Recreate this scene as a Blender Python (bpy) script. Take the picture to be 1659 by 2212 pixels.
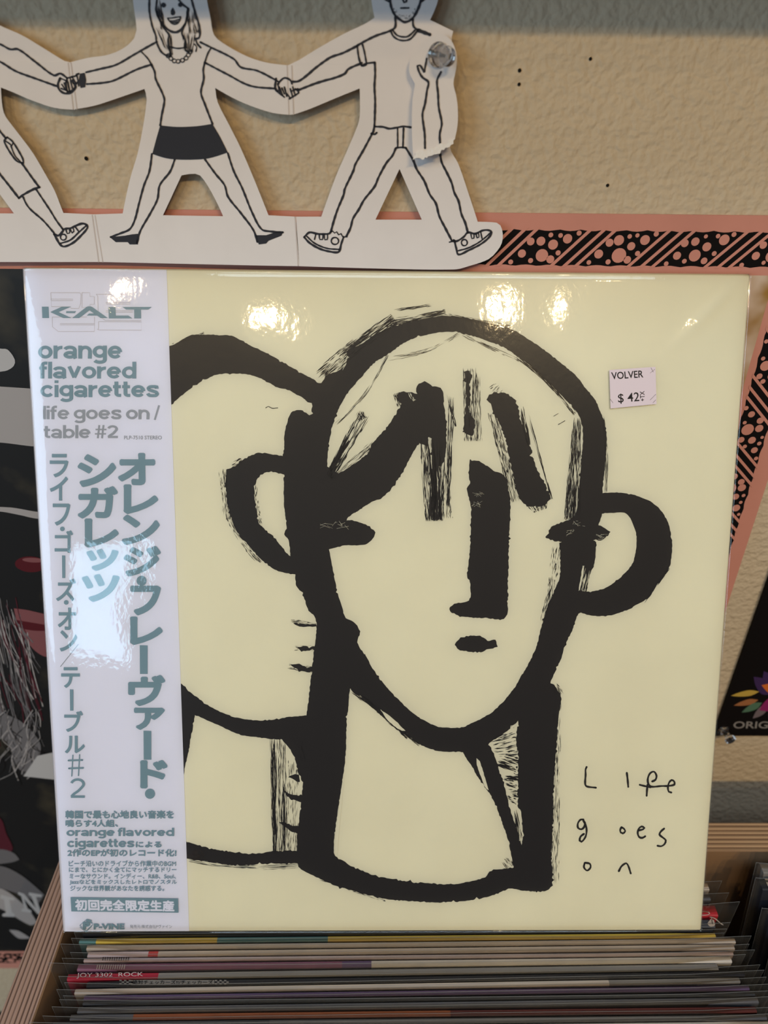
import bpy, bmesh, math, random
from mathutils import Vector, Matrix
from mathutils.geometry import tessellate_polygon

for o in list(bpy.data.objects):
    bpy.data.objects.remove(o)
S = bpy.context.scene
C = S.collection
random.seed(7)

# ------------------------------------------------------------------ camera, light, exposure
F = 1650.0                      # focal length in pixels of the 1659 x 2212 photograph
PITCH = math.radians(32.46)
ax = Vector((0.9988, -0.00486, -0.0128)).normalized()          # world X seen in camera axes
v = Vector((0, math.cos(PITCH), math.sin(PITCH)))
az = (v - ax * v.dot(ax)).normalized()                          # world Z
ay = az.cross(ax)                                               # world Y
RM = Matrix((ax, ay, az))
ZC = 1.35
_tl = RM @ Vector((-0.15544, 0.10529, -0.32903))                # top left corner of the big sleeve
CAM = Vector((0.0, -(_tl.y + 0.0062), ZC))
cam = bpy.data.cameras.new('camera')
cam.sensor_fit = 'HORIZONTAL'; cam.sensor_width = 36.0; cam.lens = 36.0 * F / 1659.0
cam.clip_start = 0.01; cam.clip_end = 50
cam.dof.use_dof = True; cam.dof.focus_distance = 0.352; cam.dof.aperture_fstop = 11.5
co = bpy.data.objects.new('camera', cam); C.objects.link(co)
co.matrix_world = Matrix.Translation(CAM) @ RM.to_4x4()
S.camera = co
S.view_settings.view_transform = 'Standard'; S.view_settings.look = 'None'
S.view_settings.exposure = 0.05; S.view_settings.gamma = 1.0; S.view_settings.use_curve_mapping = False
S.cycles.transparent_max_bounces = 32
S.cycles.max_bounces = 8
S.cycles.sample_clamp_indirect = 4.0
S.cycles.use_denoising = True

W = bpy.data.worlds.new('world'); S.world = W; W.use_nodes = True
W.node_tree.nodes['Background'].inputs[0].default_value = (0.93, 0.92, 0.95, 1)
W.node_tree.nodes['Background'].inputs[1].default_value = 0.15

def light(name, kind, loc, target, energy, col, **kw):
    d = bpy.data.lights.new(name, kind); d.energy = energy; d.color = col
    for k, val in kw.items(): setattr(d, k, val)
    o = bpy.data.objects.new(name, d); C.objects.link(o); o.location = loc
    o.rotation_euler = (Vector(target) - Vector(loc)).to_track_quat('-Z', 'Y').to_euler()
    return o
WARM = (1.0, 0.73, 0.37)
HUB = (0.0, -0.08, 1.15)
for i, (x, y, z, e) in enumerate(((-0.91, -2.36, 2.65, 27), (-0.46, -2.42, 2.65, 27), (0.495, -2.36, 2.65, 36), (0.78, -2.35, 2.65, 36), (0.88, -2.08, 2.65, 9))):  # last spot is added to draw a glint on the film's corner crease
    light('ceiling_spot', 'SPOT', (x, y, z), (.10 + x * .08, -.05, 1.14), e, WARM, spot_size=math.radians(36), spot_blend=1.0, shadow_soft_size=0.015)
COOL = (0.62, 0.80, 1.0)
light('window_daylight', 'AREA', (-2.6, -2.6, 2.0), HUB, 44, (0.56, 0.80, 1.0), shape='RECTANGLE', size=1.5, size_y=1.6)
light('fill_panel', 'AREA', (0.15, -1.25, 2.66), (0.05, -.15, 1.0), 12.5, (0.68, 0.85, 1.0), shape='RECTANGLE', size=1.2, size_y=0.5)  # added cool fill from overhead, lifts the lower sleeve and record tops
light('doorway_daylight', 'AREA', (-1.20, -3.15, 1.615), HUB, 4.2, (0.45, 0.76, 1.0), shape='RECTANGLE', size=0.24, size_y=0.52)

# ------------------------------------------------------------------ geometry helpers
def ray(px, py):
    return (RM @ Vector(((px - 829.5) / F, -(py - 1106.0) / F, -1.0))).normalized()
def on_plane(px, py, p0, n):
    d = ray(px, py)
    return CAM + d * ((Vector(p0) - CAM).dot(n) / d.dot(n))
def at_y(px, py, y): return on_plane(px, py, (0, y, 0), Vector((0, 1, 0)))
def at_z(px, py, z): return on_plane(px, py, (0, 0, z), Vector((0, 0, 1)))

# local frame of the big sleeve: U right, Vv up, N out of its front; origin at top left
JO = CAM + _tl
TILT = math.radians(23.95)
JU = Vector((1, 0, 0)); JV = Vector((0, math.sin(TILT), math.cos(TILT))); JN = Vector((0, -math.cos(TILT), math.sin(TILT)))
def J(px, py, off=0.0):
    return on_plane(px, py, JO, JN) + JN * off
def Juv(u, w, off=0.0):
    return JO + JU * u + JV * w + JN * off

BASE = {}
def empty(name, loc, label, cat, group=None):
    o = bpy.data.objects.new(name, None); C.objects.link(o); o.location = loc; o.empty_display_size = 0.02
    BASE[o] = Vector(loc)
    o['label'] = label; o['category'] = cat
    if group: o['group'] = group
    return o

class MB:
    """collects polygons (world coordinates) of several materials into one mesh"""
    def __init__(s): s.v = []; s.f = []; s.m = []; s.smooth = []
    def poly(s, pts, m=0):
        b = len(s.v); s.v += [Vector(p) for p in pts]; s.f.append(tuple(range(b, b + len(pts)))); s.m.append(m)
    def tess(s, loops, m=0):
        """loops of 3D points on one plane, holes after the outline"""
        b = len(s.v); flat = [Vector(p) for l in loops for p in l]; s.v += flat
        for t in tessellate_polygon([[Vector(p) for p in l] for l in loops]):
            s.f.append((b + t[0], b + t[1], b + t[2])); s.m.append(m)
    def mesh(s, verts, faces, m=0):
        b = len(s.v); s.v += [Vector(p) for p in verts]
        for f in faces: s.f.append(tuple(i + b for i in f)); s.m.append(m)
    def hexa(s, p, m=0):
        """eight corners: 0-3 bottom ring, 4-7 top ring"""
        s.mesh(p, [(0, 3, 2, 1), (4, 5, 6, 7), (0, 1, 5, 4), (1, 2, 6, 5), (2, 3, 7, 6), (3, 0, 4, 7)], m)
    def box(s, lo, hi, m=0):
        x0, y0, z0 = lo; x1, y1, z1 = hi
        s.hexa([(x0, y0, z0), (x1, y0, z0), (x1, y1, z0), (x0, y1, z0), (x0, y0, z1), (x1, y0, z1), (x1, y1, z1), (x0, y1, z1)], m)
    def build(s, name, mats, parent=None, label=None, smooth=False, flip=None):
        if not isinstance(mats, (list, tuple)): mats = [mats]
        me = bpy.data.meshes.new(name); root = BASE.get(parent, Vector((0, 0, 0)))
        me.from_pydata([p - root for p in s.v], [], s.f)
        for m in mats: me.materials.append(m)
        me.polygons.foreach_set('material_index', s.m)
        if smooth: me.polygons.foreach_set('use_smooth', [True] * len(s.f))
        if flip is not None:
            bm = bmesh.new(); bm.from_mesh(me)
            bm.normal_update()
            bmesh.ops.reverse_faces(bm, faces=[f for f in bm.faces if f.normal.dot(flip) < 0]); bm.to_mesh(me); bm.free()
        me.update()
        o = bpy.data.objects.new(name, me); C.objects.link(o)
        if parent is not None: o.parent = parent; BASE[o] = root
        if label: o['label'] = label
        return o

def bevel(o, w, seg=2, ang=30):
    b = o.modifiers.new('bevel', 'BEVEL'); b.width = w; b.segments = seg; b.limit_method = 'ANGLE'; b.angle_limit = math.radians(ang)

# ------------------------------------------------------------------ pixel outline helpers
def spline(pts, closed=True, step=5.0, sharp=0.45):
    """Catmull-Rom through traced points"""
    n = len(pts); out = []
    for i in range(n if closed else n - 1):
        p1 = pts[i]; p2 = pts[(i + 1) % n]
        p0 = pts[i - 1] if (closed or i > 0) else p1
        p3 = pts[(i + 2) % n] if (closed or i + 2 < n) else p2
        L = math.hypot(p2[0] - p1[0], p2[1] - p1[1]); k = max(1, int(L / step))
        # sharp corners stay sharp
        def tang(a, b, c):
            ux, uy, wx, wy = b[0] - a[0], b[1] - a[1], c[0] - b[0], c[1] - b[1]
            lu, lw = math.hypot(ux, uy) or 1, math.hypot(wx, wy) or 1
            if (ux * wx + uy * wy) / (lu * lw) < sharp: return (0, 0)
            q = L / (lu + lw)
            return ((ux + wx) * q, (uy + wy) * q)
        t1 = tang(p0, p1, p2); t2 = tang(p1, p2, p3)
        for j in range(k):
            t = j / k; a = 2 * t**3 - 3 * t**2 + 1; b = t**3 - 2 * t**2 + t; c = -2 * t**3 + 3 * t**2; d = t**3 - t**2
            out.append((a * p1[0] + b * t1[0] + c * p2[0] + d * t2[0], a * p1[1] + b * t1[1] + c * p2[1] + d * t2[1]))
    if not closed: out.append(pts[-1])
    return out
def rough(pts, amp=0.9, rnd=random):
    out = []; n = len(pts)
    for i, p in enumerate(pts):
        a, b = pts[i - 1], pts[(i + 1) % n]
        tx, ty = b[0] - a[0], b[1] - a[1]; l = math.hypot(tx, ty) or 1
        k = rnd.gauss(0, amp) * (2.4 if rnd.random() < 0.08 else 0.85)
        out.append((p[0] - ty / l * k, p[1] + tx / l * k))
    return out
def blob(cx, cy, rx, ry, n=18, rot=0, r=None):
    out = []
    for i in range(n):
        t = 2 * math.pi * i / n; k = 1 + (r.uniform(-.12, .12) if r else 0)
        x, y = rx * k * math.cos(t), ry * k * math.sin(t)
        out.append((cx + x * math.cos(rot) - y * math.sin(rot), cy + x * math.sin(rot) + y * math.cos(rot)))
    return out
def Z(ox, oy, sc, *pts):
    return [(ox + a / sc, oy + b / sc) for a, b in pts]

class Ink:
    """printed layer: pixel outlines laid on a surface by a mapping function"""
    def __init__(s, fn0, nrm=None, step=0.0):
        s.mb = MB(); s.z = 0.0; s.step = step
        s.fn = (lambda x, y: fn0(x, y) + nrm * s.z) if nrm is not None else fn0
    def area(s, pts, m=0, smooth=True, amp=0.0, step=5.0, holes=()):
        loops = []; s.z += s.step
        for l in [pts] + list(holes):
            q = spline(l, True, step) if smooth else list(l)
            if amp: q = rough(q, amp)
            loops.append([s.fn(*p) for p in q])
        s.mb.tess(loops, m)
    def line(s, pts, w=4.0, m=0, smooth=True, closed=False, wob=0.12, cap=True):
        s.z += s.step
        q = spline(pts, closed, 3.0, -.1) if smooth else list(pts)
        if closed: q = q + [q[0]]
        n = len(q); L, R = [], []
        ph = random.random() * 9
        for i, p in enumerate(q):
            a = q[max(0, i - 1)]; b = q[min(n - 1, i + 1)]
            if closed and i in (0, n - 1): a, b = q[-2], q[1]
            tx, ty = b[0] - a[0], b[1] - a[1]; l = math.hypot(tx, ty) or 1
            h = w / 2 * (1 + wob * math.sin(i * 1.3 + ph) + wob * .6 * math.sin(i * .37 + ph * 2))
            L.append((p[0] - ty / l * h, p[1] + tx / l * h)); R.append((p[0] + ty / l * h, p[1] - tx / l * h))
        b0 = len(s.mb.v)
        for l, r in zip(L, R): s.mb.v += [s.fn(*l), s.fn(*r)]
        for i in range(n - 1):
            k = b0 + 2 * i
            s.mb.f.append((k, k + 1, k + 3, k + 2)); s.mb.m.append(m)
        if not closed and cap:
            for e in (0, n - 1):
                s.mb.poly([s.fn(*p) for p in blob(q[e][0], q[e][1], w / 2, w / 2, 8)], m)
    def dry(s, p0, p1, w0, w1, n, m=0, lo=0.1, hi=0.35, th=(0.7, 2.2), seed=1, bend=0.0):
        """dry brush: many broken hairlines running from p0 to p1"""
        s.z += s.step; r = random.Random(seed); dx, dy = p1[0] - p0[0], p1[1] - p0[1]; L = math.hypot(dx, dy); tx, ty = dx / L, dy / L; nx, ny = -ty, tx
        for _ in range(n):
            t0 = r.uniform(-.02, 1.0); ln = r.uniform(lo, hi); t1 = min(1.02, t0 + ln); c = r.uniform(-1, 1); th_ = r.uniform(*th)
            up, dn = [], []
            k = max(2, int((t1 - t0) * L / 7))
            for i in range(k + 1):
                t = t0 + (t1 - t0) * i / k; w = w0 + (w1 - w0) * t; e = math.sin(math.pi * i / k) ** .5 if 0 < i < k else 0.15
                off = c * w + bend * math.sin(math.pi * t) + r.uniform(-.45, .45); h = th_ / 2 * e * r.uniform(.5, 1.3)
                bx, by = p0[0] + dx * t, p0[1] + dy * t
                up.append((bx + nx * (off + h), by + ny * (off + h))); dn.append((bx + nx * (off - h), by + ny * (off - h)))
            b0 = len(s.mb.v)
            for a, b in zip(up, dn): s.mb.v += [s.fn(*a), s.fn(*b)]
            for i in range(k):
                q = b0 + 2 * i; s.mb.f.append((q, q + 1, q + 3, q + 2)); s.mb.m.append(m)
    def text(s, body, quad, bold=0.0, m=0, shear=0.0, fat=0.0):
        """type set into a pixel quad (TL, TR, BR, BL) or box (x0, y0, x1, y1); fat thickens every stroke by that many pixels"""
        if not isinstance(quad[0], (tuple, list)):
            x0, y0, x1, y1 = quad; quad = ((x0, y0), (x1, y0), (x1, y1), (x0, y1))
        c = bpy.data.curves.new('type', 'FONT'); c.body = body; c.size = 1; c.offset = bold; c.resolution_u = 4; c.shear = shear
        o = bpy.data.objects.new('type', c); C.objects.link(o)
        dg = bpy.context.evaluated_depsgraph_get(); dg.update()
        me = bpy.data.meshes.new_from_object(o.evaluated_get(dg))
        xs = [q.co.x for q in me.vertices]; ys = [q.co.y for q in me.vertices]
        x0, x1, y0, y1 = min(xs), max(xs), min(ys), max(ys)
        polys = [tuple(p.vertices) for p in me.polygons]; uv = [((q.co.x - x0) / (x1 - x0), (y1 - q.co.y) / (y1 - y0)) for q in me.vertices]
        TL, TR, BR, BL = quad; f = fat
        for sx, sy in (((-f, 0), (f, 0), (0, -f), (0, f), (-f * .7, -f * .7), (f * .7, f * .7), (-f * .7, f * .7), (f * .7, -f * .7)) if f else ((0, 0),)):
            s.z += s.step; vs = []
            for a, b in uv:
                px = (TL[0] * (1 - a) + TR[0] * a) * (1 - b) + (BL[0] * (1 - a) + BR[0] * a) * b
                py = (TL[1] * (1 - a) + TR[1] * a) * (1 - b) + (BL[1] * (1 - a) + BR[1] * a) * b
                vs.append(s.fn(px + sx - (a - .5) * 2 * f, py + sy - (b - .5) * 2 * f))
            s.mb.mesh(vs, polys, m)
        bpy.data.objects.remove(o); bpy.data.curves.remove(c); bpy.data.meshes.remove(me)
    def word(s, body, box, w=.29, m=0):
        """wide grotesque lower case drawn stroke by stroke, fitted to a pixel box"""
        h = w / 2
        def E(cx, cy, rx, ry, a0, a1, k=18): return [(cx + rx * math.cos(math.radians(a0 + (a1 - a0) * i / k)), cy + ry * math.sin(math.radians(a0 + (a1 - a0) * i / k))) for i in range(k + 1)]
        ring = E(.53, .5, .53 - h, .515 - h, 0, 360, 30)
        G = {'o': (1.06, [ring]), 'n': (.98, [[(h, 0), (h, 1)], [(h, .5)] + E(.51, .53, .51 - h - .02, .485 - h, 175, 0) + [(1.0 - h - .02, 0)]]),
             'r': (.66, [[(h, 0), (h, 1)], E(.60, .43, .60 - h, .57 - h, 180, 84)]),
             'a': (1.02, [E(.47, .66, .36, .355 - h, 165, 0) + [(.83, .3), (.84, .1), (.88, 0)], E(.47, .29, .47 - h, .315 - h, 0, 360, 24)]),
             'g': (1.04, [E(.52, .53, .52 - h, .485 - h, 0, 360, 30), [(1.04 - h, 1), (1.04 - h, -.08)] + E(.52, -.08, .52 - h, .34 - h, 0, -160)]),
             'e': (1.05, [[(h, .5), (1.05 - h, .5)], E(.525, .5, .525 - h, .515 - h, 0, 322, 28)]),
             'f': (.60, [[(.24, 0), (.24, 1.08)] + E(.24 + .22, 1.08, .22, .34 - h, 180, 80)[1:] + [(.60, 1.41 - h)], [(0, .98 - h * .8), (.56, .98 - h * .8)]]),
             'l': (w, [[(h, 0), (h, 1.38)]]), 'i': (w, [[(h, 0), (h, 1)], [(h, 1.16), (h, 1.38)]]),
             't': (.62, [[(.25, 1.28), (.25, .3)] + E(.45, .3, .20, .3 - h, 180, 270)[1:] + [(.60, h)], [(0, .98 - h * .8), (.58, .98 - h * .8)]]),
             'v': (1.0, [[(h * .9, 1), (.5, h * .55)], [(1 - h * .9, 1), (.5, h * .55)]]), 'c': (1.0, [E(.53, .5, .53 - h, .515 - h, 38, 322, 28)]),
             'd': (1.06, [ring, [(1.06 - h, 0), (1.06 - h, 1.38)]]), 'b': (1.06, [ring, [(h, 0), (h, 1.38)]]),
             's': (.96, [[(.93 - h, .70), (.78, .86), (.62, 1.015 - h), (.45, 1.015 - h), (.26, .84), (.17, .74), (.22, .62), (.40, .54), (.60, .47), (.76, .40), (.83, .28), (.74, .15), (.60, h - .015), (.40, h - .015), (.22, .16), (h - .02, .31)]]),
             '/': (.55, [[(.08, -.06), (.47, 1.44)]]), '#': (1.04, [[(.26, 0), (.40, 1.38)], [(.64, 0), (.78, 1.38)], [(0, .46), (1.0, .46)], [(.06, .92), (1.04, .92)]]),
             '2': (1.0, [E(.5, .98, .5 - h, .41 - h, 168, -30) + [(.55, .50), (.25, .28), (h, h)], [(h * .6, h), (.98, h)]])}
        st = []; x = 0; thin = {'#': .62, '/': .62, '2': .95}
        for ch in body:
            if ch == ' ': x += .34; continue
            adv, sk = G[ch]
            for l in sk: st.append(([(x + a, b) for a, b in l], w * thin.get(ch, 1)))
            x += adv + .055
        out = []
        for l, ww in st:
            q = spline(l, False, .06) if len(l) > 2 else l
            n = len(q); L_, R_2 = [], []
            for i, p in enumerate(q):
                a_ = q[max(0, i - 1)]; b_ = q[min(n - 1, i + 1)]; tx, ty = b_[0] - a_[0], b_[1] - a_[1]
                if i in (0, n - 1) and math.hypot(q[0][0] - q[-1][0], q[0][1] - q[-1][1]) < 1e-4: tx, ty = q[1][0] - q[-2][0], q[1][1] - q[-2][1]
                le = math.hypot(tx, ty) or 1; k = ww / 2 * (1 - .14 * abs(tx / le))
                L_.append((p[0] - ty / le * k, p[1] + tx / le * k)); R_2.append((p[0] + ty / le * k, p[1] - tx / le * k))
            out.append((L_, R_2))
        al = [p for o_ in out for l in o_ for p in l]
        ax0, ax1 = min(p[0] for p in al), max(p[0] for p in al); by0, by1 = min(p[1] for p in al), max(p[1] for p in al); x0, y0, x1, y1 = box
        mp = lambda p: s.fn(x0 + (p[0] - ax0) / (ax1 - ax0) * (x1 - x0), y1 - (p[1] - by0) / (by1 - by0) * (y1 - y0))
        for L_, R_2 in out:
            s.z += s.step; b0 = len(s.mb.v)
            for l, r_ in zip(L_, R_2): s.mb.v += [mp(l), mp(r_)]
            for i in range(len(L_) - 1): k = b0 + 2 * i; s.mb.f.append((k, k + 1, k + 3, k + 2)); s.mb.m.append(m)
    def build(s, name, mats, parent, label=None, flip=None):
        return s.mb.build(name, mats, parent, label, flip=flip)

# ------------------------------------------------------------------ materials
def mat(name, col, rough=0.6, spec=0.35, bump=None, noise=None, metal=0.0):
    m = bpy.data.materials.new(name); m.use_nodes = True; nt = m.node_tree; b = nt.nodes['Principled BSDF']
    b.inputs['Base Color'].default_value = (*col, 1); b.inputs['Roughness'].default_value = rough
    b.inputs['Specular IOR Level'].default_value = spec; b.inputs['Metallic'].default_value = metal
    tc = nt.nodes.new('ShaderNodeTexCoord')
    if noise:
        sc, amt = noise[:2]
        n = nt.nodes.new('ShaderNodeTexNoise'); n.inputs['Scale'].default_value = sc; n.inputs['Detail'].default_value = 4
        nt.links.new(tc.outputs['Object'], n.inputs['Vector'])
        r = nt.nodes.new('ShaderNodeMapRange'); r.inputs[1].default_value = .3; r.inputs[2].default_value = .7
        r.inputs[3].default_value = 1 - amt; r.inputs[4].default_value = 1 + amt * .4
        nt.links.new(n.outputs['Fac'], r.inputs[0])
        mx = nt.nodes.new('ShaderNodeMix'); mx.data_type = 'RGBA'; mx.blend_type = 'MULTIPLY'; mx.inputs[0].default_value = 1
        mx.inputs[6].default_value = (*col, 1); nt.links.new(r.outputs[0], mx.inputs[7]); nt.links.new(mx.outputs[2], b.inputs['Base Color'])
    if bump:
        sc, st, dist = bump
        n = nt.nodes.new('ShaderNodeTexNoise'); n.inputs['Scale'].default_value = sc; n.inputs['Detail'].default_value = 3
        nt.links.new(tc.outputs['Object'], n.inputs['Vector'])
        bp = nt.nodes.new('ShaderNodeBump'); bp.inputs['Strength'].default_value = st; bp.inputs['Distance'].default_value = dist
        nt.links.new(n.outputs['Fac'], bp.inputs['Height']); nt.links.new(bp.outputs[0], b.inputs['Normal'])
    return m

def film(name, tint, rough, bumps, haze=0.0, ior=1.45, rough2=None, gain=1.0):
    """clear plastic film: see-through with a Fresnel gloss over wrinkles; bumps = [(scale xyz, strength, distance)]"""
    m = bpy.data.materials.new(name); m.use_nodes = True; nt = m.node_tree; N = nt.nodes; L = nt.links
    N.clear(); out = N.new('ShaderNodeOutputMaterial')
    tc = N.new('ShaderNodeTexCoord'); prev = None
    for (sx, sy, sz), st, dist in bumps:
        mp = N.new('ShaderNodeMapping'); mp.inputs['Scale'].default_value = (sx, sy, sz); L.new(tc.outputs['Object'], mp.inputs['Vector'])
        n = N.new('ShaderNodeTexNoise'); n.inputs['Scale'].default_value = 1; n.inputs['Detail'].default_value = 2.5
        L.new(mp.outputs[0], n.inputs['Vector'])
        bp = N.new('ShaderNodeBump'); bp.inputs['Strength'].default_value = st; bp.inputs['Distance'].default_value = dist
        L.new(n.outputs['Fac'], bp.inputs['Height'])
        if prev: L.new(prev.outputs[0], bp.inputs['Normal'])
        prev = bp
    tr = N.new('ShaderNodeBsdfTransparent'); tr.inputs[0].default_value = (*tint, 1)
    gl = N.new('ShaderNodeBsdfGlossy'); gl.inputs['Roughness'].default_value = rough; gl.inputs[0].default_value = (1, 1, 1, 1)
    g = gl
    if prev: L.new(prev.outputs[0], gl.inputs['Normal'])
    if rough2:
        g2 = N.new('ShaderNodeBsdfGlossy'); g2.inputs['Roughness'].default_value = rough2[0]; g2.inputs[0].default_value = (1, 1, 1, 1)
        if prev: L.new(prev.outputs[0], g2.inputs['Normal'])
        gm = N.new('ShaderNodeMixShader'); gm.inputs[0].default_value = rough2[1]
        L.new(gl.outputs[0], gm.inputs[1]); L.new(g2.outputs[0], gm.inputs[2]); g = gm
    fr = N.new('ShaderNodeFresnel'); fr.inputs[0].default_value = ior
    if prev: L.new(prev.outputs[0], fr.inputs['Normal'])
    ml = N.new('ShaderNodeMath'); ml.operation = 'MULTIPLY'; ml.inputs[1].default_value = gain; ml.use_clamp = True; L.new(fr.outputs[0], ml.inputs[0])
    mx = N.new('ShaderNodeMixShader'); L.new(ml.outputs[0], mx.inputs[0]); L.new(tr.outputs[0], mx.inputs[1]); L.new(g.outputs[0], mx.inputs[2])
    last = mx
    if haze:
        df = N.new('ShaderNodeBsdfDiffuse'); df.inputs[0].default_value = (.8, .8, .8, 1)
        m2 = N.new('ShaderNodeMixShader'); m2.inputs[0].default_value = haze; L.new(mx.outputs[0], m2.inputs[1]); L.new(df.outputs[0], m2.inputs[2]); last = m2
    L.new(last.outputs[0], out.inputs[0])
    return m

def plywood_edge(name, axis, light_c, dark_c, period=0.0023):
    """stacked veneers seen on a cut edge; layers follow the panel's thickness axis"""
    m = bpy.data.materials.new(name); m.use_nodes = True; nt = m.node_tree; N = nt.nodes; L = nt.links; b = N['Principled BSDF']
    tc = N.new('ShaderNodeTexCoord'); mp = N.new('ShaderNodeMapping')
    sc = [6, 6, 6]; sc[axis] = 1.0 / period
    mp.inputs['Scale'].default_value = sc; L.new(tc.outputs['Object'], mp.inputs[0])
    n = N.new('ShaderNodeTexNoise'); n.inputs['Scale'].default_value = 1.0; n.inputs['Detail'].default_value = 5; n.inputs['Roughness'].default_value = .65
    L.new(mp.outputs[0], n.inputs['Vector'])
    w = N.new('ShaderNodeTexWave'); w.wave_type = 'BANDS'; w.bands_direction = 'XYZ'[axis]; w.inputs['Scale'].default_value = 0.33
    w.inputs['Distortion'].default_value = 1.4; w.inputs['Detail'].default_value = 3; L.new(mp.outputs[0], w.inputs['Vector'])
    mul = N.new('ShaderNodeMath'); mul.operation = 'ADD'; L.new(w.outputs['Fac'], mul.inputs[0]); L.new(n.outputs['Fac'], mul.inputs[1])
    r = N.new('ShaderNodeValToRGB'); L.new(mul.outputs[0], r.inputs[0])
    r.color_ramp.elements[0].position = .45; r.color_ramp.elements[0].color = (*dark_c, 1)
    r.color_ramp.elements[1].position = .95; r.color_ramp.elements[1].color = (*light_c, 1)
    L.new(r.outputs[0], b.inputs['Base Color']); b.inputs['Roughness'].default_value = .75
    bp = N.new('ShaderNodeBump'); bp.inputs['Strength'].default_value = .5; bp.inputs['Distance'].default_value = .0006
    L.new(mul.outputs[0], bp.inputs['Height']); L.new(bp.outputs[0], b.inputs['Normal'])
    return m

M = {}
M['wall'] = mat('wall_paint', (0.56, 0.445, 0.31), .75, .25, noise=(9, .05))
nt = M['wall'].node_tree
bpn = nt.nodes.new('ShaderNodeBump'); bpn.inputs['Strength'].default_value = .62; bpn.inputs['Distance'].default_value = .0022
tcn = nt.nodes.new('ShaderNodeTexCoord'); hn = nt.nodes.new('ShaderNodeTexNoise'); hn.inputs['Scale'].default_value = 270; hn.inputs['Detail'].default_value = 1.5
hn.inputs['Distortion'].default_value = .15
nt.links.new(tcn.outputs['Object'], hn.inputs['Vector']); nt.links.new(hn.outputs['Fac'], bpn.inputs['Height'])
nt.links.new(bpn.outputs[0], nt.nodes['Principled BSDF'].inputs['Normal'])
M['hole'] = mat('hole_dark', (.012, .01, .008), .9, .1)
M['floor'] = mat('floor_wood', (.10, .07, .05), .6)
M['dark'] = mat('dark_board', (.02, .016, .014), .6)
M['card'] = mat('white_card', (.76, .70, .68), .8, .2, noise=(60, .03))
M['ink'] = mat('line_ink', (.028, .028, .036), .7, .25)
M['crease'] = mat('card_crease', (.58, .50, .47), .8, .2)
M['pink'] = mat('pink_paper', (.58, .245, .185), .7, .3, noise=(30, .08))
M['poster_black'] = mat('poster_black_ink', (.005, .0035, .0035), .75, .12)
M['cover'] = mat('cover_board', (.67, .65, .515), .55, .3, noise=(25, .03))
M['cover_ink'] = mat('cover_black_ink', (.011, .0095, .0105), .55, .2, bump=(900, .15, .0002))
M['obi'] = mat('obi_paper', (.65, .665, .79), .55, .3)
M['blue'] = mat('blue_grey_ink', (.155, .255, .315), .55, .3)
M['blue_grey'] = mat('grey_ink', (.26, .285, .33), .55, .3)
M['hair_line'] = mat('hairline_ink', (.45, .42, .45), .6, .3)
M['sticker'] = mat('sticker_paper', (.70, .58, .62), .6, .3)
M['shrink'] = film('shrink_wrap_film', (.985, .985, .985), .03,
                   [((7, 7, 3), .35, .010), ((34, 34, 9), .035, .004), ((420, 420, 260), .05, .0006)], rough2=(.26, .14), ior=1.5)
M['sleeve'] = film('clear_sleeve', (.97, .973, .977), .12, [((25, 60, 30), .5, .004)], haze=.015)
M['rim'] = mat('sleeve_rim', (.24, .245, .25), .35, .5)
M['ply_left'] = plywood_edge('plywood_edge_side', 0, (.42, .265, .205), (.11, .058, .040))
M['ply_back'] = plywood_edge('plywood_edge_back', 1, (.52, .33, .185), (.19, .10, .05), .0029)
M['ply_face'] = mat('plywood_face', (.30, .175, .095), .65, .3, noise=(14, .25))
M['clear'] = bpy.data.materials.new('clear_plastic'); M['clear'].use_nodes = True
_b = M['clear'].node_tree.nodes['Principled BSDF']; _b.inputs['Transmission Weight'].default_value = 1; _b.inputs['Roughness'].default_value = .06
_b.inputs['IOR'].default_value = 1.47; _b.inputs['Base Color'].default_value = (.93, .92, .92, 1)
M['steel'] = mat('pin_steel', (.6, .6, .6), .3, .5, metal=1.0)

# ------------------------------------------------------------------ the room
def structure(o): o['kind'] = 'structure'; return o
mb = MB(); mb.box((-1.6, 0.0, 0.0), (1.6, 0.10, 2.7)); wall = structure(mb.build('wall_back', M['wall']))
BASE[wall] = Vector((0, 0, 0))
mb = MB(); mb.box((-1.6, -3.8, -0.05), (1.6, 0.10, 0.0)); structure(mb.build('floor', M['floor']))
mb = MB(); mb.box((-1.6, -0.016, 0.0), (1.6, 0.0, 0.598)); structure(mb.build('dark_board_back', M['dark']))  # added dark board, stands in for the dark lower end of the wall
SH_D = 0.15; SH_Z = 1.3442 + SH_D * 0.578
mb = MB(); mb.box((-1.2, -SH_D, SH_Z), (1.2, 0.0, SH_Z + 0.018)); structure(mb.build('shade_shelf_1', M['ply_face']))     # unseen shelf above the frame, put in to shade the wall top
for hx, hy, hr in ((187, 342, 4.0), (1122, 152, 3.6), (1121, 182, 3.2), (1275, 127, 3.2), (1312, 400, 3.4)):
    c0 = at_y(hx, hy, 0); r0 = hr / 5150.0; mb = MB()
    n = 14; ring = [Vector((c0.x + r0 * math.cos(2 * math.pi * i / n), -.0004, c0.z + r0 * math.sin(2 * math.pi * i / n))) for i in range(n)]
    lip = [Vector((c0.x + r0 * 1.35 * math.cos(2 * math.pi * i / n), 0.0, c0.z + r0 * 1.35 * math.sin(2 * math.pi * i / n))) for i in range(n)]
    mb.poly(ring, 0)
    for i in range(n): mb.poly([lip[i], lip[(i + 1) % n], ring[(i + 1) % n], ring[i]], 1)
    mb.build('nail_hole', [M['hole'], M['wall']], wall)

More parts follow.
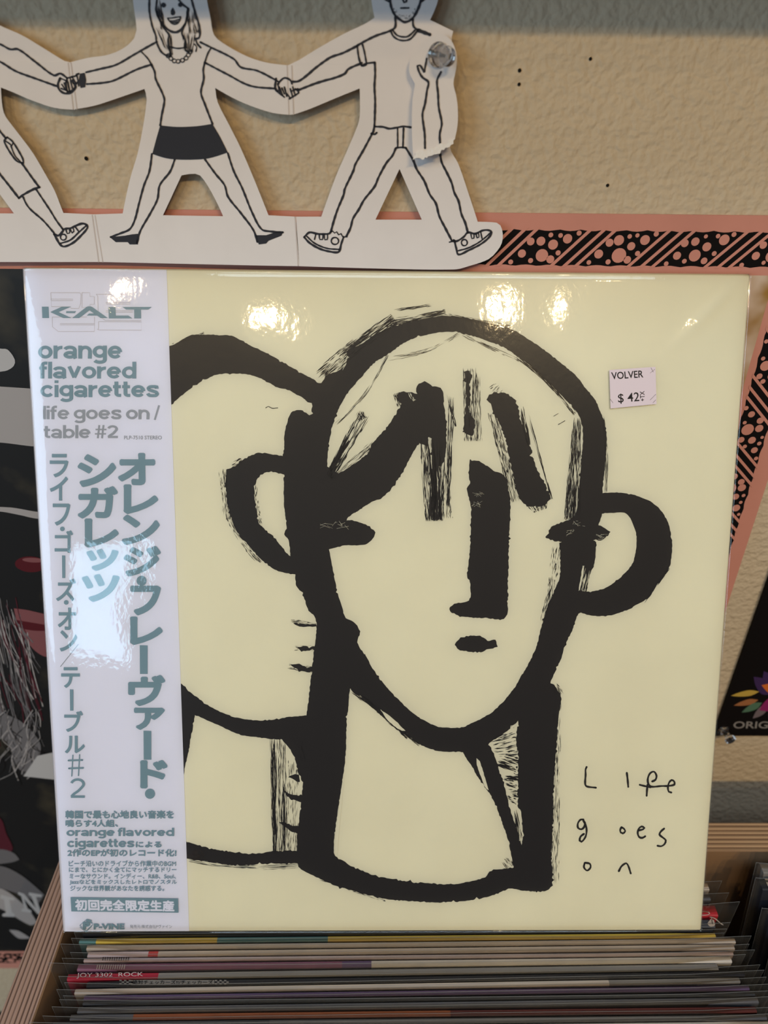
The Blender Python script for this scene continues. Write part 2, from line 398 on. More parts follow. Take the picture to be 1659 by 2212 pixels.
# ------------------------------------------------------------------ pink-bordered poster
PX0, PX1, PZ0, PZ1 = -0.385, 0.2036, 0.674, 1.2838
root = empty('poster', (PX0, -.001, PZ0), 'large print with pink border of black stripes and bubbles, behind the leaning sleeve', 'poster')
mb = MB(); mb.box((PX0, -.0009, PZ0), (PX1, -.0004, PZ1)); mb.build('paper', M['pink'], root)
def on_wall(off): return lambda px, py: at_y(px, py, -off)
def border(fn, length, seed):
    """fn(u, v) -> 3D; u along the border, v across it (0 outer edge of the band, .016 inner)"""
    r = random.Random(seed); mb = MB(); up, dn = [], []
    n = int(length / .0022); ph = r.random()
    for i in range(n + 1):
        u = length * i / n
        up.append(fn(u, .0004 + .0007 * abs(math.sin(u * 330 + ph))))
        dn.append(fn(u, .0160 - .0007 * abs(math.sin(u * 300 + ph * 2))))
    mb.tess([up + dn[::-1]], 0)
    P = .0340; u = -.012
    while u < length + .02:
        for a in (-.0108, -.0050, 0.0):                        # three slanting pink stripes
            q = [(u + a + .0162, -.0002), (u + a + .0181, -.0002), (u + a + .0019, .0163), (u + a, .0163)]
            if min(x for x, y in q) > 0 and max(x for x, y in q) < length: mb.poly([fn(*t) + OFF for t in q], 1)
        for bx, by, br in ((75, 175, 14), (140, 131, 25), (185, 71, 20), (249, 60, 26), (203, 163, 14), (265, 135, 38), (310, 33, 13), (335, 86, 26), (378, 35, 13), (431, 54, 26), (390, 123, 14), (335, 156, 20), (492, 26, 13)):
            bx = bx * 6.6e-5 + .0019 + r.uniform(-.0007, .0007); by = by * 8.3e-5 + r.uniform(-.0004, .0004); br *= 7.6e-5 * r.uniform(.85, 1.15)
            if br < u + bx < length - br:
                mb.poly([fn(u + bx + br * math.cos(t * .3491), by + br * math.sin(t * .3491)) + OFF * 1.6 for t in range(18)], 1)
        u += P
    return mb
OFF = Vector((0, -.0001, 0))
WX, WZ = PX1 - PX0 - .015, PZ1 - PZ0 - .014
for fn, ln, sd in ((lambda u, w: Vector((PX0 + .0075 + u, -.0010, PZ1 - .0060 - w)), WX, 3),
                   (lambda u, w: Vector((PX1 - .0075 - w, -.0010, PZ1 - .0260 - u)), WZ - .040, 5),
                   (lambda u, w: Vector((PX0 + .0075 + u, -.0010, PZ0 + .0080 + .0165 - w)), WX, 8),
                   (lambda u, w: Vector((PX0 + .0075 + w, -.0010, PZ1 - .0260 - u)), WZ - .040, 9)):
    border(fn, ln, sd).build('border_pattern', [M['poster_black'], M['pink']], root, flip=Vector((0, -1, 0)))
# the picture in the middle of the print
pm = bpy.data.materials.new('poster_picture'); pm.use_nodes = True; nt = pm.node_tree; N = nt.nodes; L = nt.links
tc = N.new('ShaderNodeTexCoord'); n1 = N.new('ShaderNodeTexNoise'); n1.inputs['Scale'].default_value = 26; n1.inputs['Detail'].default_value = 4; L.new(tc.outputs['Object'], n1.inputs[0])
r1 = N.new('ShaderNodeValToRGB'); L.new(n1.outputs['Fac'], r1.inputs[0])
r1.color_ramp.elements[0].position = .52; r1.color_ramp.elements[0].color = (.006, .005, .005, 1)
r1.color_ramp.elements[1].position = .80; r1.color_ramp.elements[1].color = (.06, .048, .028, 1)
n2 = N.new('ShaderNodeTexNoise'); n2.inputs['Scale'].default_value = 34; n2.inputs['Detail'].default_value = 3; L.new(tc.outputs['Object'], n2.inputs[0])
r2 = N.new('ShaderNodeValToRGB'); L.new(n2.outputs['Fac'], r2.inputs[0]); cr = r2.color_ramp
cr.elements[0].position = .34; cr.elements[0].color = (.03, .012, .008, 1); cr.elements[1].position = .60; cr.elements[1].color = (.62, .47, .36, 1)
e_ = cr.elements.new(.43); e_.color = (.33, .17, .035, 1)
sx = N.new('ShaderNodeSeparateXYZ'); L.new(tc.outputs['Object'], sx.inputs[0])
gt = N.new('ShaderNodeMath'); gt.operation = 'GREATER_THAN'; gt.inputs[1].default_value = .42; L.new(sx.outputs[0], gt.inputs[0])
mx = N.new('ShaderNodeMix'); mx.data_type = 'RGBA'; L.new(gt.outputs[0], mx.inputs[0]); L.new(r1.outputs[0], mx.inputs[6]); L.new(r2.outputs[0], mx.inputs[7])
L.new(mx.outputs[2], N['Principled BSDF'].inputs['Base Color']); N['Principled BSDF'].inputs['Roughness'].default_value = .5
mb = MB(); mb.poly([(PX0 + .0265, -.0010, PZ0 + .027), (PX1 - .0265, -.0010, PZ0 + .027), (PX1 - .0265, -.0010, PZ1 - .0252), (PX0 + .0265, -.0010, PZ1 - .0252)])
mb.build('picture', pm, root)
PM = [mat('print_white', (.42, .40, .40), .55), mat('print_grey', (.33, .30, .295), .55), mat('print_red', (.075, .006, .010), .5), mat('print_rose', (.19, .065, .070), .5),
      mat('print_silver', (.13, .12, .125), .5), mat('print_maroon', (.075, .010, .018), .5), mat('print_dark', (.008, .006, .006), .5)]
pk = Ink(on_wall(.0012), Vector((0, -1, 0)), 2e-6)
pk.area([(-60, 690), (-20, 745), (0, 753), (16, 755), (32, 777), (30, 790), (16, 800), (0, 803), (-60, 815)], 0)
pk.area([(-140, 826), (0, 835), (61, 839), (110, 843), (110, 966), (69, 964), (0, 956), (-140, 950)], 1)
pk.area([(-120, 1088), (0, 1095), (30, 1097), (76, 1105), (110, 1108), (110, 1122), (77, 1120), (40, 1112), (0, 1105), (-120, 1098)], 1)
pk.area(blob(66, 1219, 34, 17, rot=.05), 2); pk.area(blob(72, 1210, 24, 5, rot=.05), 3)
pk.area([(30, 1314), (60, 1318), (110, 1330), (118, 1420), (93, 1417), (68, 1398), (41, 1358)], 3)
pk.area([(28, 1338), (70, 1345), (112, 1352), (112, 1362), (70, 1362), (34, 1352)], 2)
r = random.Random(4)
for i in range(70):
    x = r.uniform(-30, 60); y = r.uniform(1290, 1480); ln = r.uniform(60, 170); c = r.uniform(10, 46)
    pk.line([(x, y), (x + c * .3, y + ln * .45), (x + c, y + ln)], r.uniform(.8, 2.6), r.choice((1, 4, 4, 5)))
pk.area([(-40, 1500), (10, 1540), (48, 1560), (88, 1610), (70, 1668), (40, 1660), (12, 1600), (-40, 1590)], 4)
for i in range(60):
    x = r.uniform(0, 90); y = r.uniform(1530, 1640)
    pk.line([(x, y), (x + r.uniform(-22, 10), y + r.uniform(10, 30)), (x + r.uniform(-30, 20), y + r.uniform(30, 60))], r.uniform(.8, 2.2), r.choice((1, 1, 4, 6, 6)))
pk.area([(51, 1676), (81, 1632), (114, 1625), (130, 1628), (130, 1684), (115, 1683)], 0, smooth=False)
pk.area([(-60, 1740), (0, 1766), (14, 1800), (28, 1832), (20, 1842), (-60, 1850)], 5)
pk.area([(-60, 1846), (0, 1834), (30, 1842), (42, 1856), (26, 1862), (-60, 1872)], 4)
pk.area([(-60, 1880), (0, 1870), (46, 1890), (96, 1932), (84, 1950), (40, 1930), (-60, 1900)], 4)
pk.area([(-60, 1930), (0, 1918), (60, 1962), (80, 1992), (66, 1998), (0, 1962), (-60, 1950)], 1)
pk.area([(2, 1932), (32, 1940), (31, 1944), (20, 1943), (26, 1970), (32, 1974), (31, 1980), (6, 1979), (5, 1974), (13, 1971), (9, 1942), (1, 1940)], 0, smooth=False)
pk.area([(40, 1926), (52, 1930), (78, 1961), (68, 1936), (62, 1932), (63, 1927), (91, 1932), (90, 1937), (78, 1937), (90, 1974), (82, 1974), (52, 1941), (60, 1962), (68, 1966), (68, 1971), (47, 1968), (47, 1963), (53, 1961), (46, 1935), (39, 1931)], 0, smooth=False)
pk.area([(20, 2008), (40, 2010), (66, 2026), (40, 2026)], 1)
pk.build('picture_shapes', PM, root, flip=Vector((0, -1, 0)))

# ------------------------------------------------------------------ black poster with a burst of coloured leaves
BX, BZ = 0.2208, 0.9634
root = empty('poster', (BX, -.002, BZ), 'black poster with grey lettering and coloured leaf shapes, pinned at its corner', 'poster')
mb = MB(); mb.box((BX, -.0028, BZ), (BX + .30, -.0016, BZ + .43)); mb.build('paper', M['poster_black'], root)
LC = [mat('leaf_' + n, c, .5) for n, c in (('gold', (.50, .33, .06)), ('rust', (.33, .13, .05)), ('teal', (.08, .16, .10)), ('grey', (.16, .12, .13)), ('magenta', (.25, .015, .11)), ('purple', (.045, .02, .085)), ('orange', (.62, .14, .02)), ('letter', (.26, .235, .22)))]
pk = Ink(on_wall(.0030), Vector((0, -1, 0)), 3e-6)
def leaf(tip, root_, w, m):
    dx, dy = root_[0] - tip[0], root_[1] - tip[1]; l = math.hypot(dx, dy); nx, ny = -dy / l, dx / l
    pk.area([tip, (tip[0] + dx * .3 + nx * w * .75, tip[1] + dy * .3 + ny * w * .75), (tip[0] + dx * .7 + nx * w, tip[1] + dy * .7 + ny * w), root_,
             (tip[0] + dx * .7 - nx * w, tip[1] + dy * .7 - ny * w), (tip[0] + dx * .3 - nx * w * .75, tip[1] + dy * .3 - ny * w * .75)], m)
for tip, rt_, w, m in (((1628, 1462), (1668, 1500), 15, 5), ((1650, 1450), (1676, 1496), 16, 5), ((1579, 1503), (1640, 1494), 6, 0), ((1585, 1524), (1638, 1512), 6, 1), ((1602, 1539), (1646, 1518), 7, 2),
                       ((1626, 1552), (1658, 1524), 8, 3), ((1640, 1534), (1690, 1510), 14, 4), ((1662, 1560), (1676, 1520), 9, 3), ((1645, 1480), (1700, 1500), 13, 6), ((1700, 1556), (1690, 1518), 10, 2), ((1735, 1530), (1690, 1510), 9, 0)):
    leaf(tip, rt_, w, m)
pk.build('leaf_burst', LC, root, flip=Vector((0, -1, 0)))
pk = Ink(on_wall(.0030), Vector((0, -1, 0)), 3e-6); pk.text('ORIGI', (1584.5, 1558.5, 1668, 1573.5), .012, shear=.08)
pk.build('lettering', LC[7], root, 'grey capital lettering', flip=Vector((0, -1, 0)))

# ------------------------------------------------------------------ clear push pins
def push_pin(base, out, tilt, k, label):
    """base point on the surface, out = direction the head leans to"""
    d = (Vector((0, -1, 0)) + tilt).normalized(); a = d.orthogonal().normalized(); b = d.cross(a)
    root = empty('push_pin', base, label, 'push pin', 'clear push pins')
    prof = [(0, .0), (4.4, .0), (4.7, .5), (4.5, 1.1), (2.8, 1.7), (2.1, 2.6), (2.0, 4.2), (2.4, 6.0), (3.3, 7.0), (3.8, 7.5), (3.7, 8.6), (3.2, 9.0), (0, 9.0)]
    mb = MB(); n = 28; vs, fs = [], []
    for r_, h in prof:
        for i in range(n):
            t = 2 * math.pi * i / n; vs.append(base + d * (h * k + .0003) + (a * math.cos(t) + b * math.sin(t)) * (max(r_, .02) * k))
    for j in range(len(prof) - 1):
        for i in range(n): fs.append((j * n + i, j * n + (i + 1) % n, (j + 1) * n + (i + 1) % n, (j + 1) * n + i))
    mb.mesh(vs, fs); mb.build('head', M['clear'], root, smooth=True)
    mb = MB(); vs, fs = [], []
    for r_, h in ((.5, 5.5), (.5, 0), (.45, -.8), (.03, -4.0)):
        for i in range(10):
            t = 2 * math.pi * i / 10; vs.append(base + d * (h * k) + (a * math.cos(t) + b * math.sin(t)) * (r_ * k))
    for j in range(3):
        for i in range(10): fs.append((j * 10 + i, j * 10 + (i + 1) % 10, (j + 1) * 10 + (i + 1) % 10, (j + 1) * 10 + i))
    fs.append(tuple(range(10))); mb.mesh(vs, fs); mb.build('needle', M['steel'], root, smooth=True)

# ------------------------------------------------------------------ folded chain of white card figures
FX0, FX1 = at_y(155, 185, -.006).x, at_y(630, 195, -.006).x
def lift(px, py):
    x = at_y(px, py, -.006).x
    if x < FX0: return .0046 + (FX0 - x) * .026
    if x < FX1: return .0046 + (x - FX0) * .026
    return max(.0040, .0046 + (FX1 - FX0) * .026 - (x - FX1) * .020)
def card(off): return lambda px, py: at_y(px, py, -(lift(px, py) + off))
droot = empty('paper_doll_chain', at_y(632, 570, -.005), 'folded chain of white card figures holding hands, on the wall above the leaning sleeve', 'paper dolls')
def panel(outline, holes, corner=True):
    mb = MB(); f0, f1 = card(.0004), card(0.0)
    loops = [spline(l, True, 9.0) for l in [outline] + holes]
    mb.tess([[f0(*p) for p in l] for l in loops]); mb.tess([[f1(*p) for p in l] for l in loops])
    for l in loops:
        n = len(l)
        for i in range(n):
            a, b = l[i], l[(i + 1) % n]; mb.poly([f0(*a), f0(*b), f1(*b), f1(*a)])
    return mb.build('card_figure', M['card'], droot)
left_card = panel([(162, 237), (157, 180), (150, 134), (140, 132), (94, 104), (47, 76), (0, 55), (-60, 20), (-75, -40), (-130, -90), (-185, -90), (-215, -30), (-200, 30), (-240, 60), (-240, 190), (-150, 230), (-180, 330), (-225, 462), (-240, 466), (-240, 566), (0, 566), (218, 566),
                   (209, 510), (202, 463), (137, 460), (131, 445), (118, 412), (99, 378), (72, 332), (44, 294), (30, 276), (8, 243), (2, 189), (25, 198), (67, 216), (118, 233)],
                  [[(0, 461), (30, 461), (0, 420), (-28, 380), (-60, 380), (-110, 461)]])
woman_card = panel([(150, 135), (190, 125), (235, 118), (270, 102), (290, 82), (295, 65), (287, 0), (284, -40), (300, -80), (345, -105), (400, -105), (437, -75), (446, -30), (447, 0), (454, 35), (462, 75), (480, 92), (530, 120), (575, 135), (622, 141),
                    (625, 190), (627, 248), (590, 244), (540, 228), (500, 210), (465, 190), (470, 220), (495, 270), (520, 320), (550, 390), (580, 465), (639, 468), (642, 520), (647, 575), (560, 573.5), (400, 570), (218, 566), (209, 510), (202, 463), (265, 461), (280, 390), (300, 320), (317, 215), (312, 192), (260, 210), (205, 228), (162, 236), (157, 180)],
                   [[(392, 379), (432, 379), (482, 467), (352, 465)]])
man_card = panel([(622, 141), (645, 130), (686, 105), (741, 74), (791, 50), (809, 38), (802, 0), (798, -50), (820, -95), (870, -112), (920, -95), (945, -50), (946, 0), (929, 43), (950, 53), (979, 67), (976, 80), (980, 140), (978, 200), (982, 270), (972, 318), (990, 354), (1015, 427), (1032, 479), (1073, 481),
                  (1081, 487), (1086, 505), (1084, 525), (1074, 542), (1055, 560), (1012, 575), (983, 582), (813, 580), (647, 575), (643, 520), (639.5, 468), (694, 468), (726, 380), (750, 325), (771, 275), (777, 253), (777, 191), (725, 212), (670, 235), (635, 247), (627, 248), (625, 190)],
                 [[(863, 365), (911, 474.5), (811, 474.5)]])
K = .0005
# figure on the left: arm, shorts, leg and shoe
pk = Ink(card(K + .0001))
z4 = lambda *p: Z(0, 0, 5.925, *p); z5 = lambda *p: Z(0, 260, 5.925, *p)
pk.line([(-120, 40), (-50, 80)] + z4((0, 565), (130, 630), (230, 630), (450, 790), (690, 965), (770, 940), (860, 1000)), 4.6)
pk.line([(-120, 100), (-40, 118)] + z4((0, 790), (200, 910), (440, 1000), (720, 1100)), 4.6)
pk.line(z4((770, 1000), (740, 1080), (760, 1150), (830, 1195), (920, 1175), (970, 1110)), 5)
for a, b in (((790, 1080), (840, 1150)), ((820, 1060), (860, 1160)), ((870, 1050), (890, 1160)), ((900, 1030), (930, 1140)), ((930, 1020), (960, 1110)), ((770, 1000), (840, 1030)), ((860, 1000), (840, 1060)), ((850, 1000), (980, 970)), ((780, 1130), (900, 1180)), ((960, 1100), (990, 1050))):
    pk.line(z4(a, b), 3.2)
pk.line([(-10, 270)] + z5((0, 140), (70, 225)), 4.2)
pk.line(z5((90, 215), (55, 260), (80, 330), (170, 470), (230, 530), (300, 545), (290, 490), (200, 330), (150, 260), (90, 215)), 4)
pk.line(z5((70, 265), (110, 290), (150, 325), (165, 290)), 3); pk.line(z5((140, 330), (190, 450), (260, 530)), 3)
pk.line(z5((280, 550), (400, 720), (500, 855)), 4.6); pk.line(z5((505, 855), (430, 880), (300, 950), (240, 995)), 4.8); pk.line([(-20, 350)] + z5((0, 690), (120, 840), (240, 995)), 4.8)
pk.line(z5((460, 880), (560, 1030), (640, 1150), (720, 1280), (805, 1395)), 4); pk.line(z5((295, 980), (330, 1060), (390, 1140), (550, 1280), (690, 1440)), 4)
pk.line(z5((690, 1455), (745, 1475), (790, 1435), (825, 1390), (900, 1380), (1000, 1335), (1060, 1320), (1110, 1340), (1118, 1375), (1040, 1470), (920, 1575), (795, 1610), (690, 1455)), 4.6)
pk.line(z5((770, 1575), (900, 1530), (1010, 1430), (1105, 1345)), 3.6); pk.line(blob(136.7, 512.3, 6.4, 6.4, 14), 3, closed=True, smooth=False)
pk.line(z5((845, 1400), (860, 1450), (890, 1440), (890, 1400)), 3); pk.line(z5((900, 1395), (920, 1440), (945, 1420), (935, 1380)), 3); pk.line(z5((965, 1365), (1005, 1420)), 3)
pk.build('ink_drawing', M['ink'], left_card, flip=Vector((0, -1, 0)))
# woman in the middle
pk = Ink(card(K + .0001)); z1 = lambda *p: Z(0, 0, 2.0, *p); z2 = lambda *p: Z(280, 0, 8.295, *p)
pk.line(z1((372, 312), (430, 298), (500, 280), (580, 235), (650, 195), (678, 180)), 4.4); pk.line(z1((375, 363), (440, 358), (490, 348), (590, 300), (655, 278)), 4.4)
pk.area(z1((345, 318), (366, 314), (372, 345), (368, 376), (348, 380), (338, 350)), smooth=False)
pk.line(z1((330, 322), (340, 318)), 4); pk.line(z1((332, 325), (340, 372)), 3)
for a, b in (((300, 335), (318, 362)), ((310, 330), (328, 360)), ((290, 345), (300, 395)), ((285, 352), (290, 400)), ((318, 362), (336, 356)), ((292, 400), (322, 384)), ((290, 338), (330, 326))): pk.line(z1(a, b), 3)
pk.line(z1((612, 225), (640, 255), (657, 285)), 3.6); pk.line(z1((655, 282), (668, 310), (672, 340), (700, 400), (710, 432), (698, 500), (692, 542)), 4.6)
pk.line(z1((912, 206), (898, 230), (885, 268)), 3.6); pk.line(z1((885, 268), (878, 300), (880, 340), (868, 400), (885, 450), (918, 536)), 4.6)
pk.line(z1((865, 182), (912, 205), (1010, 255), (1040, 290), (1110, 305), (1190, 345), (1200, 352)), 4.4); pk.line(z1((888, 272), (980, 320), (1080, 370), (1192, 383)), 4.4)
pk.line(z1((735, 202), (768, 209), (802, 204)), 3.4)
for cx, cy in ((690, 1000), (738, 1048), (800, 1090), (868, 1098), (945, 1080), (1010, 1040), (1050, 985), (1080, 930)): pk.line(blob(280 + cx / 8.295, cy / 8.295, 4.2, 4.2, 12), 2.4, closed=True, smooth=False)
pk.line(z2((345, -150), (350, 0), (352, 200), (400, 450), (470, 650), (480, 750), (560, 920), (640, 985), (720, 1010)), 4.2)
pk.line(z2((490, -150), (485, 0), (475, 200), (560, 400), (650, 550), (705, 620), (690, 720), (720, 900), (740, 1010)), 4.2)
pk.line(z2((1085, -150), (1110, 0), (1150, 150), (1230, 400), (1260, 560), (1240, 680), (1180, 690), (1210, 780), (1270, 850)), 4.4)
pk.line(z2((880, 0), (960, 90), (1050, 160), (1040, 220), (1005, 400), (935, 590), (1000, 735), (1000, 900), (1065, 930)), 4.2)
pk.line(z2((348, -150), (380, -420), (560, -620), (760, -680), (960, -600), (1070, -400), (1085, -150)), 4.4); pk.dry((352, -20), (388, -72), 8, 12, 50, lo=.2, hi=.5, th=(.8, 1.8), seed=91); pk.dry((408, -5), (385, -72), 10, 12, 50, lo=.2, hi=.5, th=(.8, 1.8), seed=92)
pk.line(z2((480, 200), (545, 370), (640, 490), (750, 565), (850, 572), (940, 505), (1010, 385), (1045, 150)), 5)
pk.line(z2((1160, 790), (1200, 840), (1185, 920)), 3)
pk.area(blob(280 + 605 / 8.295, 90 / 8.295, 5.2, 5.4, 14)); pk.area(blob(280 + 905 / 8.295, 85 / 8.295, 4.8, 5.0, 14)); pk.area(z2((770, 130), (815, 220), (800, 265), (760, 275), (735, 250), (735, 190)))
pk.line(z2((680, 325), (760, 320), (850, 305), (915, 298), (890, 375), (845, 425), (775, 430), (710, 375), (680, 325)), 3); pk.line(z2((720, 375), (800, 370), (880, 350)), 3); pk.line(z2((740, 405), (860, 395)), 4)
pk.dry((342, -8), (352, 62), 5, 6, 40, lo=.25, hi=.5, th=(.8, 1.8), seed=3); pk.dry((342, 55), (368, 122), 8, 4, 34, lo=.2, hi=.4, th=(.8, 1.6), seed=4)
pk.dry((412, 20), (418, 72), 8, 12, 60, lo=.2, hi=.45, th=(.8, 1.8), seed=5); pk.dry((412, 70), (410, 112), 12, 6, 44, lo=.3, hi=.6, th=(.8, 1.8), seed=6); pk.dry((366, 72), (370, 118), 4, 4, 24, lo=.3, hi=.6, th=(.8, 2), seed=8); pk.dry((396, 68), (400, 108), 4, 4, 26, lo=.3, hi=.6, th=(.8, 2), seed=9)
pk.area(z1((692, 541), (760, 548), (850, 545), (917, 535), (950, 590), (984, 658), (900, 684), (800, 690), (720, 684), (658, 665), (675, 600)))
pk.line(z1((656, 665), (645, 740), (622, 800), (600, 880), (582, 950), (560, 990), (520, 1008), (478, 1024)), 4.4); pk.line(z1((755, 688), (735, 740), (690, 800), (680, 860), (650, 920), (605, 1000), (592, 1050)), 4.4)
pk.line(z1((885, 688), (930, 750), (970, 800), (985, 850), (1040, 920), (1095, 995), (1112, 1045)), 4.4); pk.line(z1((984, 662), (1010, 740), (1045, 810), (1090, 920), (1130, 990), (1170, 1000), (1222, 1004)), 4.4)
pk.area(z1((474, 1024), (500, 1022), (540, 1018), (572, 1012), (596, 1010), (596, 1056), (560, 1056), (552, 1046), (500, 1046)), smooth=False); pk.area(z1((1104, 1016), (1150, 1016), (1200, 1000), (1224, 999), (1216, 1018), (1160, 1040), (1150, 1052), (1118, 1056)), smooth=False)
pk.build('ink_drawing', M['ink'], woman_card, flip=Vector((0, -1, 0)))
# man on the right
pk = Ink(card(K + .0001)); zm = lambda *p: Z(560, 0, 2.765, *p)
pk.line(zm((770, -60), (780, 0), (790, 50), (812, 92), (848, 122), (872, 132), (912, 112), (945, 60), (965, 0), (972, -60)), 5.2); pk.line(zm((750, -5), (775, 10)), 4); pk.line(zm((985, -5), (968, 10)), 4)
pk.line(zm((812, 100), (812, 160), (785, 182), (700, 212), (630, 246), (585, 272)), 5); pk.line(zm((917, 112), (922, 158), (948, 180)), 5); pk.line(zm((948, 180), (1018, 206)), 8)
pk.line(zm((785, 184), (800, 215), (830, 236), (868, 242), (902, 232), (928, 205), (948, 180)), 4); pk.line(zm((798, 180), (820, 208), (850, 219), (885, 218), (910, 200), (930, 180)), 4)
pk.line(zm((585, 272), (592, 330), (602, 370), (612, 392), (638, 386)), 4.4); pk.line(zm((616, 264), (628, 310), (640, 378)), 4); pk.line(zm((612, 392), (640, 378), (690, 372)), 4.6, smooth=False)
pk.line(zm((690, 372), (692, 440), (688, 520), (692, 600), (690, 700), (688, 752)), 4.8); pk.line(zm((690, 756), (740, 758), (775, 768), (820, 762), (860, 755), (905, 760)), 4.4)
pk.line(zm((688, 752), (680, 790), (672, 800)), 4.6); pk.line(zm((668, 798), (690, 802), (702, 792)), 4); pk.line(zm((826, 765), (827, 880)), 3.6); pk.line(zm((862, 765), (858, 880)), 4); pk.line(zm((815, 884), (845, 880), (876, 882)), 4.2)
pk.line(zm((678, 792), (620, 900), (572, 985), (562, 1020), (510, 1130), (505, 1160), (470, 1245), (448, 1310), (428, 1382)), 4.8); pk.line(zm((815, 886), (795, 930), (760, 972), (712, 1060), (690, 1112), (625, 1195), (595, 1250), (560, 1305), (545, 1360), (520, 1412)), 4.8)
pk.line(zm((876, 884), (918, 955), (940, 1010), (985, 1080), (1018, 1160), (1055, 1215), (1075, 1290), (1110, 1360), (1152, 1440)), 4.8); pk.line(zm((1080, 918), (1090, 970), (1120, 1030), (1150, 1095), (1165, 1150), (1190, 1200), (1208, 1280), (1230, 1330), (1246, 1390)), 4.8)
pk.line(zm((195, 488), (235, 484), (290, 445), (330, 410), (390, 365), (430, 340), (500, 316), (580, 276)), 5); pk.line(zm((232, 538), (330, 500), (400, 478), (440, 468), (510, 440), (532, 412), (612, 376)), 5)
pk.line(zm((100, 470), (95, 530), (110, 545)), 5); pk.line(zm((118, 490), (150, 465), (185, 478), (195, 500)), 4)
for a, b in (((110, 500), (125, 555)), ((120, 520), (140, 570)), ((135, 525), (150, 560)), ((150, 520), (165, 575)), ((165, 560), (185, 585)), ((185, 530), (200, 580)), ((200, 520), (215, 570)), ((215, 530), (235, 550)), ((105, 545), (150, 580)), ((180, 590), (235, 555)), ((112, 505), (120, 490)), ((190, 545), (230, 530))): pk.line(zm(a, b), 3.6)
pk.line(zm((425, 1385), (438, 1380), (450, 1392), (462, 1384), (474, 1402), (488, 1395), (500, 1416), (524, 1414)), 3, smooth=False)
pk.line(zm((268, 1416), (300, 1388), (345, 1396), (385, 1398), (420, 1394), (430, 1382)), 4.4); pk.line(zm((268, 1416), (300, 1450), (360, 1485), (420, 1502), (474, 1504), (490, 1455), (504, 1415)), 4.6); pk.line(zm((285, 1412), (330, 1452), (400, 1482), (478, 1490)), 3.4)
pk.line(blob(560 + 452 / 2.765, 1439 / 2.765, 8, 7.6, 14), 3.2, closed=True, smooth=False); pk.line(zm((338, 1398), (330, 1430)), 3); pk.line(zm((358, 1400), (362, 1430), (378, 1430), (380, 1402)), 3); pk.line(zm((388, 1400), (392, 1432), (406, 1430), (408, 1400)), 3)
pk.line(zm((1136, 1446), (1166, 1438), (1160, 1432)), 3); pk.line(zm((1150, 1440), (1180, 1440), (1222, 1414), (1246, 1388), (1290, 1396), (1330, 1378), (1365, 1374), (1388, 1386), (1370, 1420), (1320, 1460), (1250, 1495), (1190, 1520), (1176, 1480), (1166, 1436)), 4.4)
pk.line(zm((1186, 1498), (1250, 1480), (1320, 1442), (1384, 1388)), 3.4); pk.line(blob(560 + 1225 / 2.765, 1449 / 2.765, 6.4, 6.8, 14), 3.2, closed=True, smooth=False); pk.line(zm((1322, 1382), (1332, 1430)), 3); pk.line(zm((1264, 1396), (1270, 1425), (1282, 1422), (1282, 1394)), 3); pk.line(zm((1294, 1392), (1300, 1420), (1312, 1416), (1308, 1388)), 3)
pk.line(zm((770, -60), (765, -120), (790, -190), (840, -225), (905, -225), (955, -190), (982, -120), (972, -60)), 5); pk.area(blob(560 + 835 / 2.765, -30 / 2.765, 3, 3, 10)); pk.area(blob(560 + 905 / 2.765, -30 / 2.765, 3, 3, 10)); pk.dry((842, -50), (905, -50), 18, 18, 60, lo=.2, hi=.5, th=(1, 2.4), seed=93)
pk.line(zm((846, 48), (892, 47)), 4); pk.line(zm((858, 0), (864, 14), (878, 10), (880, -6)), 4)
r = random.Random(2)
for i in range(46):
    t = r.uniform(.2, 2.9); q = zm((870 + 72 * math.cos(t) * r.uniform(.75, 1.0), 35 + 82 * math.sin(t) * r.uniform(.7, 1.0)))[0]; pk.area(blob(q[0], q[1], .8, .8, 6), smooth=False)
pk.build('ink_drawing', M['ink'], man_card, flip=Vector((0, -1, 0)))
# scored fold lines
for c_, pts in ((left_card, [(147, 136), (158, 236)]), (woman_card, [(153, 136), (166, 236)]), (left_card, [(199, 465), (213, 566)]), (woman_card, [(205, 465), (222, 566)]), (woman_card, [(620, 142), (624, 247)]), (man_card, [(630, 142), (634, 247)]), (woman_card, [(637, 469), (644, 574)])):
    pk = Ink(card(K + .00003)); pk.line(pts, 2.2, wob=0, smooth=False); pk.build('fold_crease', M['crease'], c_, flip=Vector((0, -1, 0)))
# torn arm, bent up and held by a pin
FL = lambda off: (lambda px, py: at_y(px, py, -(.0092 + off + .0026 * max(0, (py - 90) / 250) ** 2)))
flap = [(893, 344), (890, 289), (891, 217), (896, 181), (890, 170), (884, 155), (885, 134), (895, 112), (910, 92), (936, 76), (955, 73), (968, 80), (978, 93), (986, 116), (987, 135), (984, 155), (979.5, 181), (985, 205), (988.6, 231), (988.6, 267), (983, 297), (977, 308), (965, 318), (940, 332), (914, 343)]
mb = MB(); lp = spline(flap, True, 8.0); f0, f1 = FL(.0004), FL(0.0)
mb.tess([[f0(*p) for p in lp]]); mb.tess([[f1(*p) for p in lp]])
for i in range(len(lp)): mb.poly([f0(*lp[i - 1]), f0(*lp[i]), f1(*lp[i]), f1(*lp[i - 1])])
arm = mb.build('torn_arm', M['card'], droot, 'forearm piece torn off at the elbow and bent upward')
pk = Ink(FL(.0006)); pk.line(zm((945, 397), (955, 430), (975, 462), (1010, 490), (1002, 540), (990, 620), (975, 680), (980, 740), (988, 800), (990, 884)), 4.8); pk.line(zm((948, 405), (944, 392), (960, 390), (975, 412), (985, 432), (1000, 350)), 4.4)
